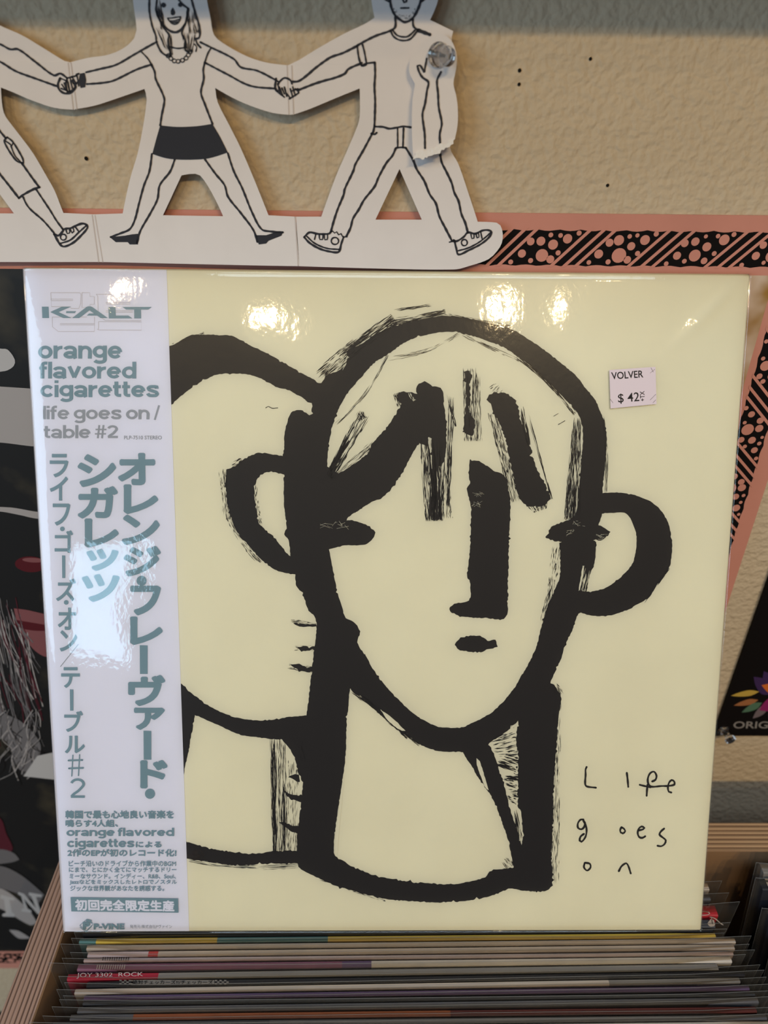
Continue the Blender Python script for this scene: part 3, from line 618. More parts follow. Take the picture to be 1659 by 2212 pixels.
pk.line(zm((1085, 430), (1062, 480), (1068, 560), (1072, 640), (1090, 738), (1078, 800), (1080, 856)), 4.8); pk.build('ink_drawing', M['ink'], arm, flip=Vector((0, -1, 0)))
pk = Ink(lambda px, py: FL(.0009 + (py - 300) * .00002)(px, py)); pk.area([(892, 345), (899, 330), (906, 324), (922, 325), (938, 318), (951, 309), (962, 310), (972, 302), (984, 297), (981, 305), (970, 316), (958, 322), (946, 333), (930, 337), (916, 345), (904, 341)], amp=1.0, step=4)
pk.build('torn_edge', mat('torn_fibre', (.80, .76, .73), .95, .1, bump=(700, .6, .0006)), arm, flip=Vector((0, -1, 0)))
push_pin(at_y(945, 118, -.0098), None, Vector((.42, 0, -.05)), .00092, 'clear plastic push pin through the torn arm of the paper figure')
push_pin(at_y(1562, 1577, -.0030), None, Vector((.22, 0, .02)), .00095, 'clear plastic push pin at the lower corner of the black poster')

# ------------------------------------------------------------------ plywood record bin
ZR = 0.965
root = empty('record_bin', (0.1, -.2, 0), 'raw-edged plywood record bin below the leaning sleeve, full of sleeved records', 'record bin')
XL0, XL1, YF = -.1708, -.1546, -.46
mb = MB(); mb.box((XL0, YF, 0), (XL1, -.0676, ZR)); o = mb.build('side_panel', [M['ply_face'], M['ply_left']], root)
for f in o.data.polygons:
    if abs(f.normal.z) > .9 or abs(f.normal.y) > .9: f.material_index = 1
bevel(o, .0006, 1)
mb = MB(); mb.box((XL1, -.0858, 0), (.62, -.0676, ZR)); o = mb.build('back_panel', [M['ply_face'], M['ply_back']], root)
for f in o.data.polygons:
    if f.normal.z > .9: f.material_index = 1
bevel(o, .0006, 1)
mb = MB(); mb.box((.1886, YF, .6562), (.1936, -.0858, .83)); mb.build('divider', M['dark'], root)
mb = MB(); mb.box((XL1, YF, .640), (.62, -.0858, .6562)); mb.build('bottom_panel', M['ply_face'], root)
mb = MB(); mb.box((XL1, YF - .012, 0), (.62, YF, .86)); mb.build('front_panel', M['ply_face'], root)

# ------------------------------------------------------------------ records in the bin
def ship(px, py, z): return at_z(px, py, z)
PREV = []
RGRP = 'records filed in the plywood bin'
def record(pl, pr, ztop, th, segs, label, sl=(.006, .006, .004), lean=0.0, group=RGRP, drop=.312, wave=0.0, ends=None, rimw=.0001, sleeve=True):
    """one record: pl / pr = pixel of the top edge's front left / right corner; segs = [(0..1 end, material)] along the top edge;
    sl = how far the clear sleeve stands out left, right and above"""
    A, B = at_z(*pl, ztop), at_z(*pr, ztop)
    if group == RGRP:                                                                     # keep clear of the neighbours and of the bin
        B.x = min(B.x, .1810)
        if PREV:
            gap = min(PREV[0] - A.y, PREV[1] - B.y); th = max(.0014, min(th, gap - .0006)); sh = max(0, th + .0006 - gap); A.y -= sh; B.y -= sh
        PREV[:] = [A.y, B.y]
        sl = (min(sl[0], A.x + .1540), min(sl[1], .1875 - B.x), sl[2])
    else: sl = (.0035, .006, .004)
    ux = (B - A); wid = ux.length; ux.normalize(); nb = Vector((-ux.y, ux.x, 0))          # towards the wall
    dn = (Vector((0, 0, -1)) - nb * lean).normalized()                                     # down and towards the camera
    root = empty('vinyl_record', A + dn * drop, label, 'record', group)
    n = 24; r_ = random.Random(int(A.y * 1e6))
    def wv(t): return wave * math.sin(t * 5.1 + pl[1]) + wave * .4 * math.sin(t * 13 + pl[0])
    mb = MB(); mats = []
    prof = [(0, drop), (0, .0005), (th * .12, .0001), (th * .5, 0), (th * .88, .0001), (th, .0005), (th, drop)]
    t_prev = 0
    for i_s, (t1, m) in enumerate(segs):
        if m not in mats: mats.append(m)
        k = max(1, int(n * (t1 - t_prev) + .5)); vs = []
        for i in range(k + 1):
            t = t_prev + (t1 - t_prev) * i / k
            for a, b in prof: vs.append(A + ux * (wid * t) + nb * (a + wv(t)) + dn * b)
        np_ = len(prof); fs = []
        for i in range(k):
            for j in range(np_ - 1): fs.append((i * np_ + j, i * np_ + j + 1, (i + 1) * np_ + j + 1, (i + 1) * np_ + j))
        if i_s == 0: fs.append(tuple(range(np_))[::-1])
        if i_s == len(segs) - 1: fs.append(tuple(k * np_ + j for j in range(np_)))
        mb.mesh(vs, fs, mats.index(m)); t_prev = t1
    jk = mb.build('jacket', mats, root)
    if bpy.app.debug_value: print('REC', label[:30], 'y', round(A.y, 4), round(B.y, 4), 'back', round(A.y + th, 4), 'x', round(A.x, 4), round(B.x, 4))
    if sleeve:
        mb = MB(); l, r2, up = sl; q = n + 4
        for side in (0, 1):
            off = -.0002 if side == 0 else th + .0002
            h = up * (1.0 if side == 0 else .55); vs = []; top = []
            for i in range(q + 1):
                t = i / q; x = -l + (wid + l + r2) * t; tt = x / wid
                e = min(1, min(t, 1 - t) * 9)
                o_ = off * (.25 + .75 * e) + th * .5 * (1 - e) * (1 - .0) * (1 if side == 0 else .4) + wv(tt)
                lip = .00005 * math.sin(tt * 7 + pl[1] * .7 + side * 2) + r_.uniform(-.00003, .00003)
                p_ = A + ux * x + nb * (o_ + lip * (1.0 if side == 0 else .6)) - dn * (h + .0006 * math.sin(tt * 4 + side + pl[0]))
                vs += [p_, A + ux * x + nb * o_ + dn * .012, A + ux * x + nb * o_ + dn * drop]; top.append(p_)
            fs = []
            for i in range(q):
                for j in (0, 1): fs.append((i * 3 + j, i * 3 + j + 1, i * 3 + j + 4, i * 3 + j + 3))
            mb.mesh(vs, fs, 0)
            rw = rimw if side == 0 else rimw * .6                                          # folded lip of the film
            for i in range(q if side == 0 else 0):
                a, b = top[i], top[i + 1]; e1 = nb * (-rw * .5); e2 = nb * (rw * .5); e3 = dn * (rw * .9)
                mb.mesh([a + e1, b + e1, b + e2, a + e2, a + e1 + e3, b + e1 + e3, b + e2 + e3, a + e2 + e3], [(0, 1, 2, 3), (0, 4, 5, 1), (3, 2, 6, 7)], 1)
            if side == 0:
                for x in (-l, wid + r2):                                                    # welded side seams
                    a = A + ux * x + nb * (off * .25 + th * .5 + wv(x / wid)) - dn * h
                    b = a + dn * .06; s_ = ux * (rw * .45); mb.mesh([a - s_, a + s_, b + s_, b - s_], [(0, 1, 2, 3)], 1)
        mb.build('outer_sleeve', [M['sleeve'], M['rim']], root, 'clear plastic outer sleeve')
    return root, jk, (A, ux, nb, dn, wid, th)
def K_(name, c, rough=.5): return mat(name, c, rough, .35, noise=(40, .12))
RM_ = dict(yellow=K_('card_yellow', (.68, .50, .09)), teal=K_('card_teal', (.11, .25, .27)), beige=K_('card_beige', (.50, .43, .38)), sand=K_('card_sand', (.45, .37, .31)), rose=K_('card_rose', (.52, .41, .42)),
           plum=K_('card_plum', (.20, .085, .15)), violet=K_('card_violet', (.115, .075, .17)), red=K_('card_red', (.33, .015, .035)), grey=K_('card_grey', (.20, .185, .175)), black=K_('card_black', (.018, .018, .024)),
           slate=K_('card_slate', (.055, .06, .075)), rust=K_('card_rust', (.26, .075, .03)), mark=K_('card_mark', (.46, .055, .05)), smoke=K_('card_smoke', (.10, .10, .115)), scarlet=K_('card_scarlet', (.42, .02, .03)), white=K_('card_white', (.52, .48, .45)))
R_ = RM_
def on_top(frame, lift_):
    A, ux, nb, dn, wid, th = frame; nrm = ux.cross(nb)
    return lambda px, py: on_plane(px, py, A + nrm * lift_, nrm)
UP = Vector((0, 0, 1))
ZT = .9685
# behind the leaning sleeve: only their right ends show
for (pr, m, lab, sl, th, zt) in (((1533, 1922), R_['sand'], 'tan record behind the leaning sleeve, farthest back in the bin', (.004, .006, .005), .0040, ZT),
                             ((1536, 1944), R_['smoke'], 'smoky record behind the leaning sleeve, behind the bright red one', (.004, .009, .004), .0034, ZT),
                             ((1552, 1978), R_['scarlet'], 'bright red record behind the lower right corner of the leaning sleeve', (.004, .010, .0075), .0056, ZT),
                             ((1546, 2003), R_['slate'], 'dark record with a pale drawing, behind the sleeve in front of the red one', (.004, .008, .001), .0042, ZT)):
    c_ = at_z(*pr, zt); l_ = c_ - Vector((.314, 0, 0))
    q_ = RM.transposed() @ (l_ - CAM); pl_ = (829.5 + F * q_.x / -q_.z, 1106 - F * q_.y / -q_.z)
    _, jk, fr = record(pl_, pr, zt, th, [(1, m)], lab, sl=sl)
    if m is R_['slate']:
        pk = Ink(on_top(fr, .0003)); pk.line([(1534, 1981), (1544, 1984), (1556, 1994), (1562, 1998)], 2); pk.line([(1537, 1983), (1539, 1996)], 1.6); pk.area(blob(1537, 1994, 8, 8, 14, r=random.Random(1)))
        pk.build('drawing', R_['sand'], jk, flip=UP)
    if m is R_['scarlet']:
        pk = Ink(on_top(fr, .0003)); pk.line(blob(1519, 1973, 14, 4, 16), 1.4, closed=True, smooth=False); pk.build('drawing', R_['white'], jk, flip=UP)
record((178, 2019), (1540, 2011), ZT, .0014, [(1, R_['black'])], 'black-edged record in the plywood bin, directly under the leaning sleeve', sl=(.004, .007, .001))
record((170, 2037), (1547, 2024), ZT, .0036, [(.026, R_['teal']), (.214, R_['yellow']), (.387, R_['teal']), (1, R_['yellow'])], 'record with a yellow and teal top edge, just in front of the leaning sleeve', sl=(.0035, .004, .0022))
record((186, 2051), (1590, 2036), ZT, .0028, [(1, R_['beige'])], 'thin beige record filed right in front of the yellow and teal one', sl=(.012, .008, .0035))
_, jk, fr = record((188, 2067), (1588, 2050), ZT, .0034, [(.092, R_['rose']), (.107, R_['mark']), (1, R_['sand'])], 'tan record with a small red mark on its top edge', sl=(.008, .007, .0022))
_, jk, fr = record((180, 2077), (1585, 2062), ZT, .0022, [(1, R_['rose'])], 'pale pink record with a row of dark ticks, in the plywood bin', sl=(.010, .010, .0022))
pk = Ink(on_top(fr, .0003))
for i in range(12): x = 223 + i * 5; pk.line([(x, 2068), (x - 1, 2074)], 1.6, smooth=False)
pk.build('ticks', M['poster_black'], jk, flip=UP)
_, jk, fr = record((166, 2096), (1582, 2078), ZT, .0040, [(.40, R_['plum']), (.395 + .05, R_['violet']), (1, R_['white'])], 'glossy record with a plum and white top edge, in a creased sleeve', sl=(.014, .006, .004), wave=.0)
pk = Ink(on_top(fr, .0003))
for i in range(13): x = 211 + i * 4.9; pk.line([(x, 2084), (x - 2, 2093)], 1.7, smooth=False)
pk.build('ticks', R_['white'], jk, flip=UP)
_, jk, fr = record((144, 2117), (1553, 2094), ZT, .0036, [(.137, R_['red']), (1, R_['grey'])], 'grey record with a red title strip on its left end', sl=(.004, .025, .0012))
pk = Ink(on_top(fr, .0004)); pk.text('JOY 3302  ROCK', ((166, 2102), (309, 2100), (309, 2111), (165, 2114)), .005); pk.build('title_lettering', R_['rose'], jk, flip=UP)
_, jk, fr = record((186, 2132), (1610, 2108), ZT, .0036, [(1, R_['black'])], 'black record with a white title label and checker marks on its edge', sl=(.010, .012, .0022))
pk = Ink(on_top(fr, .0002)); pk.area([(283, 2117), (463, 2117), (463, 2126), (283, 2128)], smooth=False)
for k in range(6):
    for j in range(3):
        if (k + j) % 2 == 0:
            for bx in (258, 464): pk.area([(bx + k * 5, 2116.5 + j * 3.4), (bx + k * 5 + 5, 2116.5 + j * 3.4), (bx + k * 5 + 5, 2119.9 + j * 3.4), (bx + k * 5, 2119.9 + j * 3.4)], smooth=False)
tl_ = pk.build('title_label', R_['grey'], jk, flip=UP)
pk = Ink(on_top(fr, .0004)); pk.text('絶対チェッカーズ!!/チェッカーズ', (286, 2117.5, 460, 2126), .012); pk.build('title_lettering', M['poster_black'], tl_, flip=UP)
record((160, 2147), (1600, 2122), ZT, .0032, [(.8, R_['beige']), (1, R_['grey'])], 'cream-edged record filed in front of the black one with the title label', sl=(.008, .014, .0018))
record((180, 2160), (1620, 2138), ZT, .0030, [(1, R_['violet'])], 'dull violet record behind another darker violet one, in the plywood bin', sl=(.009, .016, .0026))
record((178, 2170), (1632, 2150), ZT, .0022, [(1, R_['slate'])], 'slate blue record between the violet one and the smoky one', sl=(.010, .016, .003), wave=.0)
record((166, 2188), (1640, 2166), ZT, .0036, [(1, R_['smoke'])], 'smoky grey record in a cloudy sleeve, in front of the slate blue one', sl=(.011, .016, .003))
record((150, 2204), (1636, 2186), ZT, .0036, [(.09, R_['smoke']), (.55, R_['rust']), (1, K_('card_maroon', (.10, .022, .022)))], 'rust-red record near the bottom of the picture, in a clear sleeve', sl=(.012, .014, .0022))
record((112, 2219), (1660, 2202), ZT, .0030, [(.3, R_['slate']), (1, R_['smoke'])], 'grey-blue record in front of the rust-red one', sl=(.010, .014, .003), wave=.0)
record((96, 2238), (1690, 2220), ZT, .0034, [(1, R_['white'])], 'nearest record of the row, white-edged, mostly below the frame', sl=(.010, .010, .003))
# next row of the bin, seen at the right edge of the frame
for i, (pl_, m, lab) in enumerate((((1650, 1886), R_['grey'], 'grey record at the back of the next bin row, beside the black gap'), ((1648, 1922), R_['black'], 'black record with a pale picture patch, in the next bin row'),
                       ((1650, 1985), R_['black'], 'third record from the back in the next bin row, black-edged'), ((1648, 2050), R_['slate'], 'dark slate record in the next bin row, fourth from the back'),
                       ((1650, 2120), R_['black'], 'black record in the next bin row, in front of the dark slate one'), ((1652, 2190), R_['smoke'], 'smoky grey record nearest the camera in the next bin row'))):
    A = at_z(*pl_, ZT + .006 - i * .001); A.x = max(A.x, .2005); q_ = RM.transposed() @ (A + Vector((.314, 0, 0)) - CAM); pr_ = (829.5 + F * q_.x / -q_.z, 1106 - F * q_.y / -q_.z)
    q0 = RM.transposed() @ (A - CAM); pl_ = (829.5 + F * q0.x / -q0.z, 1106 - F * q0.y / -q0.z)
    _, jk, fr = record(pl_, pr_, ZT + .006 - i * .001, .006, [(1, m)], lab, sl=(.0035, .006, .004), lean=.2, group='records in the next row of the bin')
    if i == 1:
        pk = Ink(on_top(fr, .0005)); pk.area([(1652, 1898), (1672, 1898), (1672, 1903), (1653, 1901)], 0, smooth=False); pk.area([(1655, 1906), (1672, 1904), (1672, 1922), (1662, 1920)], 1, smooth=False); pk.build('picture_patch', [R_['sand'], R_['white']], jk, flip=UP)

# ------------------------------------------------------------------ the big shrink-wrapped record leaning on the wall
SW, TH = .3152, .0036
root = empty('vinyl_record', Juv(SW / 2, -SW, -TH / 2), 'large cream record sleeve with a bold black brush-drawn face, leaning on the wall', 'record')
mb = MB()
def rounded(u0, u1, w0, w1, r, k=4):
    out = []
    for cu, cw, a0 in ((u1 - r, w1 - r, 0), (u0 + r, w1 - r, 90), (u0 + r, w0 + r, 180), (u1 - r, w0 + r, 270)):
        for i in range(k + 1):
            t = math.radians(a0 + 90 * i / k); out.append((cu + r * math.cos(t), cw + r * math.sin(t)))
    return out
rr = rounded(0, SW, -SW, 0, .0008); n = len(rr); vs = []
for off, ins in ((0, .0006), (-.0004, 0), (-TH + .0004, 0), (-TH, .0006)):
    for (u, w) in rr:
        cu, cw = SW / 2, -SW / 2; vs.append(Juv(cu + (u - cu) * (1 - ins / cu), cw + (w - cw) * (1 - ins / cu), off))
fs = [tuple(range(n)), tuple(range(3 * n, 4 * n))[::-1]]
for j in range(3):
    for i in range(n): fs.append((j * n + i, (j + 1) * n + i, (j + 1) * n + (i + 1) % n, j * n + (i + 1) % n))
mb.mesh(vs, fs); cover = mb.build('jacket', M['cover'], root)

ik = Ink(lambda px, py: J(px, py, .00006), JN, 1.5e-6); A_ = .55
def ar(*pts, **k): ik.area(list(pts), amp=k.pop('amp', A_), step=4.0, **k)
# arch of the head behind
ar((363, 749.5), (377, 743), (394, 733), (412, 724), (437, 723), (477, 724), (504.6, 727), (540, 746), (583, 766.5), (621, 788), (654, 807), (684, 825), (700, 860), (690, 900), (676, 893), (662, 865.5), (637.5, 850.5), (621, 842), (599.5, 837), (572, 822), (540, 810), (496.5, 806.6), (466.6, 810), (439.5, 822), (415, 837), (385, 861), (370, 876), (366, 820), amp=.5)
# arc of the front head, both sides
ar((681.6, 826.5), (692.7, 828), (701, 814), (731.5, 800), (748, 783.6), (751, 756), (778.6, 744.8), (801, 728), (834, 711.5), (875.7, 697.6), (917, 689), (950.5, 682.4), (981, 683), (1014, 688), (1056, 697.6), (1102.5, 710.5), (1132.6, 727), (1169, 751), (1208, 781), (1241, 808.5), (1265, 838.6), (1286.3, 866), (1298.4, 893), (1307.4, 917), (1310.4, 950), (1309, 986), (1304.4, 1031.5), (1301.4, 1061.7),
   (1300, 1110), (1292, 1135), (1241, 1116), (1248.6, 1085.8), (1251.7, 1046.6), (1254.7, 1001), (1259, 953), (1257.7, 923), (1250, 896), (1235, 878), (1211, 850.7), (1181, 820.6), (1150.7, 793.4), (1120.6, 772.3), (1090.4, 751), (1060, 739), (1030, 728), (1014, 724), (981, 716.5), (950.5, 718.4), (917, 724), (875.7, 739), (839.6, 764), (806, 786), (781.4, 814), (756.4, 842), (734, 878), (723, 905.6), (715, 933), (708, 980), (706.5, 1019), (704, 1039),
   (690, 1060), (640, 1050), (612, 1000), (612, 983), (614, 970), (614.4, 937), (622.6, 905), (632, 888.5), (654, 887), (668, 897), (676, 893), (672, 880), (655, 850), (660, 830))
# long upright stroke: back of the head, jaw, neck
ar((613.6, 1024), (613, 1050), (614, 1096), (619, 1142), (614, 1154), (623.5, 1166), (627, 1199.5), (637, 1238), (640, 1265), (652.5, 1281.5), (664.5, 1315), (679, 1332), (684, 1351), (682.6, 1371), (679, 1400), (673, 1448), (668, 1500), (662, 1546), (664, 1585), (658.5, 1643), (655, 1691), (650, 1734.5), (645, 1780), (641.6, 1811.7), (641.6, 1845), (645, 1872), (676.6, 1891), (717.5, 1908), (745, 1900), (731, 1856), (722, 1845), (722, 1814.5), (727, 1770.7), (735.7, 1713), (740.8, 1676), (746, 1639), (749, 1561), (752.6, 1524), (758, 1489),
   (790, 1470), (798, 1432), (784.7, 1410), (772, 1387.7), (777.8, 1368), (771, 1351.7), (762.6, 1342), (747, 1335), (737.6, 1307), (728, 1274), (721, 1241), (711, 1186.7), (730, 1182), (748.7, 1178.4), (787.5, 1176.5), (798.6, 1170), (809.7, 1156), (807, 1145), (798.6, 1137), (776.4, 1128.5), (765, 1125), (748.7, 1124.4), (754, 1116), (776.4, 1101), (795, 1088.5), (740, 1030), (690, 1000), (640, 985))
# jaw of the front face
ar((758, 1489), (781, 1507), (815, 1538), (849, 1565), (876, 1581.6), (899.4, 1603.6), (923, 1615.4), (956.8, 1624), (1000.7, 1626), (1030, 1660), (1050, 1650), (1054.7, 1608.6), (1078, 1591.8), (1098.6, 1576.6), (1118.8, 1559.7), (1160, 1560), (1189.7, 1475), (1189, 1473), (1209, 1430), (1222, 1392), (1237, 1359), (1248, 1328.5), (1267, 1300), (1267, 1278), (1275, 1240), (1285, 1212), (1287.6, 1171.5), (1250, 1150), (1210.4, 1170), (1210.4, 1202), (1209, 1247.5), (1202.8, 1262.7), (1194, 1285), (1183.8, 1305.7), (1175, 1333.5), (1167.3, 1361.4), (1158.5, 1396.8), (1140.8, 1434.8), (1123, 1465), (1118.8, 1473.6), (1095, 1507), (1068, 1534), (1051, 1546), (1017.5, 1563), (997, 1571.5), (973.7, 1572), (946.7, 1570), (923, 1559.7), (889, 1537.8), (859, 1509), (832, 1480), (809.7, 1451.5), (784.7, 1410), (760, 1420))
# right eye
ar((1232, 1121), (1211.6, 1128.5), (1191.4, 1138.6), (1183.8, 1151), (1178.7, 1160), (1189, 1166.5), (1210.4, 1170), (1250, 1175), (1287, 1167), (1297.7, 1167.7), (1313, 1156), (1318, 1148.7), (1302.8, 1138.6), (1292.7, 1133.5), (1280, 1118), (1255, 1110), amp=.9)
# right ear, a ring
ik.area([(1300, 1065.7), (1328, 1064), (1358.5, 1066.5), (1383.8, 1074), (1409, 1085.4), (1429.4, 1105.7), (1443, 1128.5), (1449.6, 1159), (1452, 1184), (1447, 1222), (1434.4, 1245), (1416.7, 1267.7), (1401.5, 1290.5), (1378.7, 1304.4), (1353.4, 1318), (1320.5, 1328.5), (1295, 1331), (1272, 1328.5), (1254.7, 1323), (1248, 1328), (1235, 1300), (1250, 1272), (1267, 1278), (1300, 1272.8), (1328, 1257.6), (1348, 1240), (1363.5, 1222), (1371, 1202), (1375, 1176.6), (1373.7, 1151), (1368.6, 1136), (1358.5, 1116), (1348, 1107.7), (1320, 1108), (1294, 1109.5), (1270, 1110), (1270, 1075)], amp=A_, step=4)
# left ear
ar((640, 985), (612, 985), (590, 981), (567, 978), (548, 981), (518, 997), (508, 1006), (499, 1010.6), (489.7, 1018.7), (487, 1050), (489.7, 1081), (492, 1091), (498, 1115), (505, 1134), (515, 1153.7), (534, 1175), (553.6, 1197), (573, 1216), (597, 1232), (623.5, 1239), (640, 1239), (660, 1215), (628, 1202), (606.6, 1180), (592, 1161), (570.5, 1141.6), (558, 1127), (554.8, 1103), (550, 1074), (549, 1059), (554.8, 1037.7), (567, 1024), (586, 1018.7), (610, 1024), (640, 1026), amp=.8)
# brow stroke
ar((703.8, 1038.6), (723, 1027.5), (756.4, 1008), (778.6, 991.5), (795, 977.6), (806, 955.5), (828.5, 930.5), (848, 905.6), (862, 880.6), (867, 872), (859, 864), (862, 847), (889.5, 847), (900.6, 850), (899, 839), (904.8, 829), (917, 824), (928, 828), (934, 835), (947.7, 836), (957.4, 850), (959, 875), (964, 911), (964, 952.7), (961.6, 986), (953, 1008), (945, 1008), (934, 980), (932.5, 947), (925.6, 944), (923, 964), (906, 958), (895, 972), (875.7, 1008), (862, 1033), (828.5, 1072), (795, 1088.5), (751, 1119), (700, 1160), (650, 1120), (650, 1050), amp=1.0)
# forehead marks, nose, mouth
ar((1003, 803), (1014, 801.6), (1020, 811), (1014, 831), (1017, 858), (1014, 886), (1025, 905.6), (1025, 928), (1020, 944), (1000, 933), (1003, 897), (1007, 869.5), (1006, 831), amp=1.2)
ar((1051, 863), (1066, 848), (1090, 849), (1111.5, 863), (1120.6, 887), (1123.6, 908), (1135.6, 929), (1144.7, 962), (1153.7, 995), (1162.8, 1019.5), (1177.8, 1046.6), (1188.4, 1073.7), (1181, 1089), (1156.7, 1095), (1135.6, 1089), (1120.6, 1073.7), (1111.5, 1046.6), (1102.5, 1001), (1093.4, 956), (1081.4, 920), (1066, 893), (1060, 872), amp=1.3)
ar((1015, 992), (1039, 998), (1066, 1016.5), (1090.4, 1028.5), (1098, 1055.6), (1102.5, 1085.8), (1100, 1151), (1097.7, 1227), (1096.5, 1303), (1095, 1331), (1084, 1338), (1048, 1335), (998, 1332), (973, 1321), (970.5, 1313), (981.6, 1304.6), (1003.8, 1300.4), (1015, 1293.5), (1015, 1257), (1009, 1246), (1012, 1218.6), (1016, 1163), (1017.6, 1101), (1012, 1070.7), (1009, 1055.6), (1015, 1040.6), (1012, 1025.5), amp=.8)
ar((983, 1393), (995.5, 1378), (1028.7, 1373), (1045, 1376.6), (1053.7, 1383.6), (1070, 1382), (1073, 1386), (1069, 1399), (1051, 1403), (1042.6, 1408.5), (1006.6, 1407), (987, 1401.6), amp=.9)
# neck of the front figure
ar((730.6, 1855), (761, 1872), (815, 1892), (869, 1902), (916, 1907), (973.7, 1909.8), (1017.5, 1904), (1048, 1894), (1061.4, 1880.4), (1085, 1877), (1110.4, 1873.6), (1160, 1870), (1193, 1905), (1193, 1912.5), (1179.6, 1924), (1129, 1924), (1102, 1919), (1068, 1932.7), (1017.5, 1944.5), (950, 1949), (882.5, 1946), (822, 1939.5), (747.5, 1919), (700, 1901), (690, 1870), amp=.8)
ar((1118.8, 1559.7), (1115.4, 1595), (1118.8, 1639), (1118.8, 1686), (1118.8, 1740), (1125.6, 1753.8), (1129, 1804.4), (1125.6, 1830), (1108, 1873), (1105, 1915), (1129, 1922), (1179.6, 1923), (1192, 1912), (1191.4, 1855), (1194.8, 1770.7), (1196.5, 1686), (1203, 1602), (1206.6, 1544.5), (1212.6, 1510.8), (1206.6, 1494), (1189.7, 1475), (1160, 1478), (1130, 1520), amp=.8)
ar((1000.7, 1626), (1017.5, 1652.5), (1037.8, 1686), (1061.4, 1720), (1078, 1757), (1088.4, 1787.5), (1098.6, 1818), (1105, 1848), (1110.4, 1873.6), (1118, 1880), (1128, 1850), (1125.6, 1824.7), (1122, 1807.8), (1115.4, 1787.5), (1103.6, 1753.8), (1095, 1720), (1086.8, 1686), (1078, 1666), (1068, 1632), (1054.7, 1608.6), (1035, 1600), (1000, 1612), amp=.8)
# shoulders and neck of the figure behind
ar((389, 1475), (428, 1508), (459.6, 1529.6), (495.7, 1545), (529.5, 1553.7), (573, 1556), (602, 1552.5), (630.8, 1547.6), (664, 1546.4), (690, 1560), (690, 1590), (664, 1585), (640, 1592), (609, 1597), (582.5, 1596), (549, 1592), (524.7, 1588.6), (495.7, 1577.8), (471.6, 1565.7), (447.5, 1556), (421, 1544), (418.6, 1558.5), (413.8, 1585), (409, 1614), (401.7, 1647.7), (395.7, 1681.5), (392, 1690), (389, 1600), amp=.7)
ar((400.5, 1817.7), (428, 1825), (457, 1833), (500.6, 1840.6), (549, 1844), (597, 1838), (640, 1838), (660, 1845), (660, 1868), (645, 1864.7), (611.5, 1866), (573, 1866), (524.7, 1869.5), (488.5, 1867), (440, 1860), (403, 1855), amp=.8)
ar((606, 1594), (622, 1612), (636, 1636), (644, 1668), (650, 1686), (662, 1690), (668, 1585), (640, 1585), amp=1.0)
# small bristle strokes
ar((621, 1677), (632, 1673), (646, 1673), (648, 1690), (636, 1685), amp=1); ar((612, 1707), (622, 1712), (634, 1717), (652, 1716), (652, 1734), (634, 1728), (620, 1720), amp=1); ar((604, 1776), (620, 1778), (632, 1783), (648, 1785), (646, 1802), (632, 1798), (620, 1790), amp=1)
ar((632, 1345), (645, 1347), (660, 1348), (684, 1348), (684, 1354), (660, 1354), (643, 1353), amp=.9); ar((643, 1398), (655, 1396), (668, 1397), (682, 1396), (682, 1405), (664, 1406), (648, 1404), amp=.9); ar((628, 1436), (642, 1434), (658, 1439), (676, 1442), (674, 1452), (656, 1451), (638, 1444), amp=.9)
D = ik.dry
D((600, 1592), (606, 1840), 17, 18, 230, lo=.03, hi=.2, th=(.5, 1.5), seed=11); D((590, 1590), (594, 1840), 4, 4, 80, lo=.1, hi=.35, th=(.7, 2.0), seed=12); D((612, 1685), (615, 1838), 2, 2, 16, lo=.3, hi=.7, th=(1, 2), seed=13); D((634, 1640), (630, 1836), 12, 12, 110, lo=.03, hi=.12, th=(.5, 1.4), seed=14)
D((646, 1588), (655, 1640), 10, 6, 40, lo=.1, hi=.4, th=(1, 3), seed=15); D((628, 1342), (684, 1349), 4, 5, 40, lo=.05, hi=.3, th=(.5, 1.3), seed=16); D((636, 1399), (682, 1400), 6, 6, 45, lo=.05, hi=.3, th=(.5, 1.3), seed=17); D((622, 1438), (674, 1447), 7, 7, 45, lo=.05, hi=.3, th=(.5, 1.3), seed=18)
D((934, 945), (938, 1122), 28, 20, 300, lo=.04, hi=.28, th=(.6, 2.2), seed=21); D((930, 950), (940, 1120), 8, 12, 60, lo=.2, hi=.5, th=(2, 5), seed=22, bend=-4); D((975, 860), (968, 1090), 7, 4, 110, lo=.04, hi=.25, th=(.5, 1.6), seed=23); D((966, 850), (984, 920), 3, 2, 16, lo=.3, hi=.7, th=(.8, 1.8), seed=24); D((955, 1000), (962, 1118), 12, 16, 90, lo=.04, hi=.2, th=(.5, 1.4), seed=25)
D((788, 890), (712, 1030), 15, 9, 150, lo=.06, hi=.3, th=(.6, 2.4), seed=26); D((776, 890), (784, 906), 9, 9, 30, lo=.3, hi=.8, th=(1, 3.0), seed=27); D((752, 950), (714, 1018), 4, 5, 26, lo=.3, hi=.6, th=(2, 5), seed=28); D((820, 945), (720, 1034), 6, 6, 60, lo=.05, hi=.2, th=(.5, 1.6), seed=29); D((866, 880), (856, 850), 7, 7, 40, lo=.2, hi=.5, th=(.6, 1.6), seed=30)
D((1016, 796), (1018, 950), 17, 15, 170, lo=.04, hi=.25, th=(.5, 1.7), seed=31); D((1032, 810), (1036, 950), 4, 6, 30, lo=.08, hi=.3, th=(.5, 1.0), seed=32)
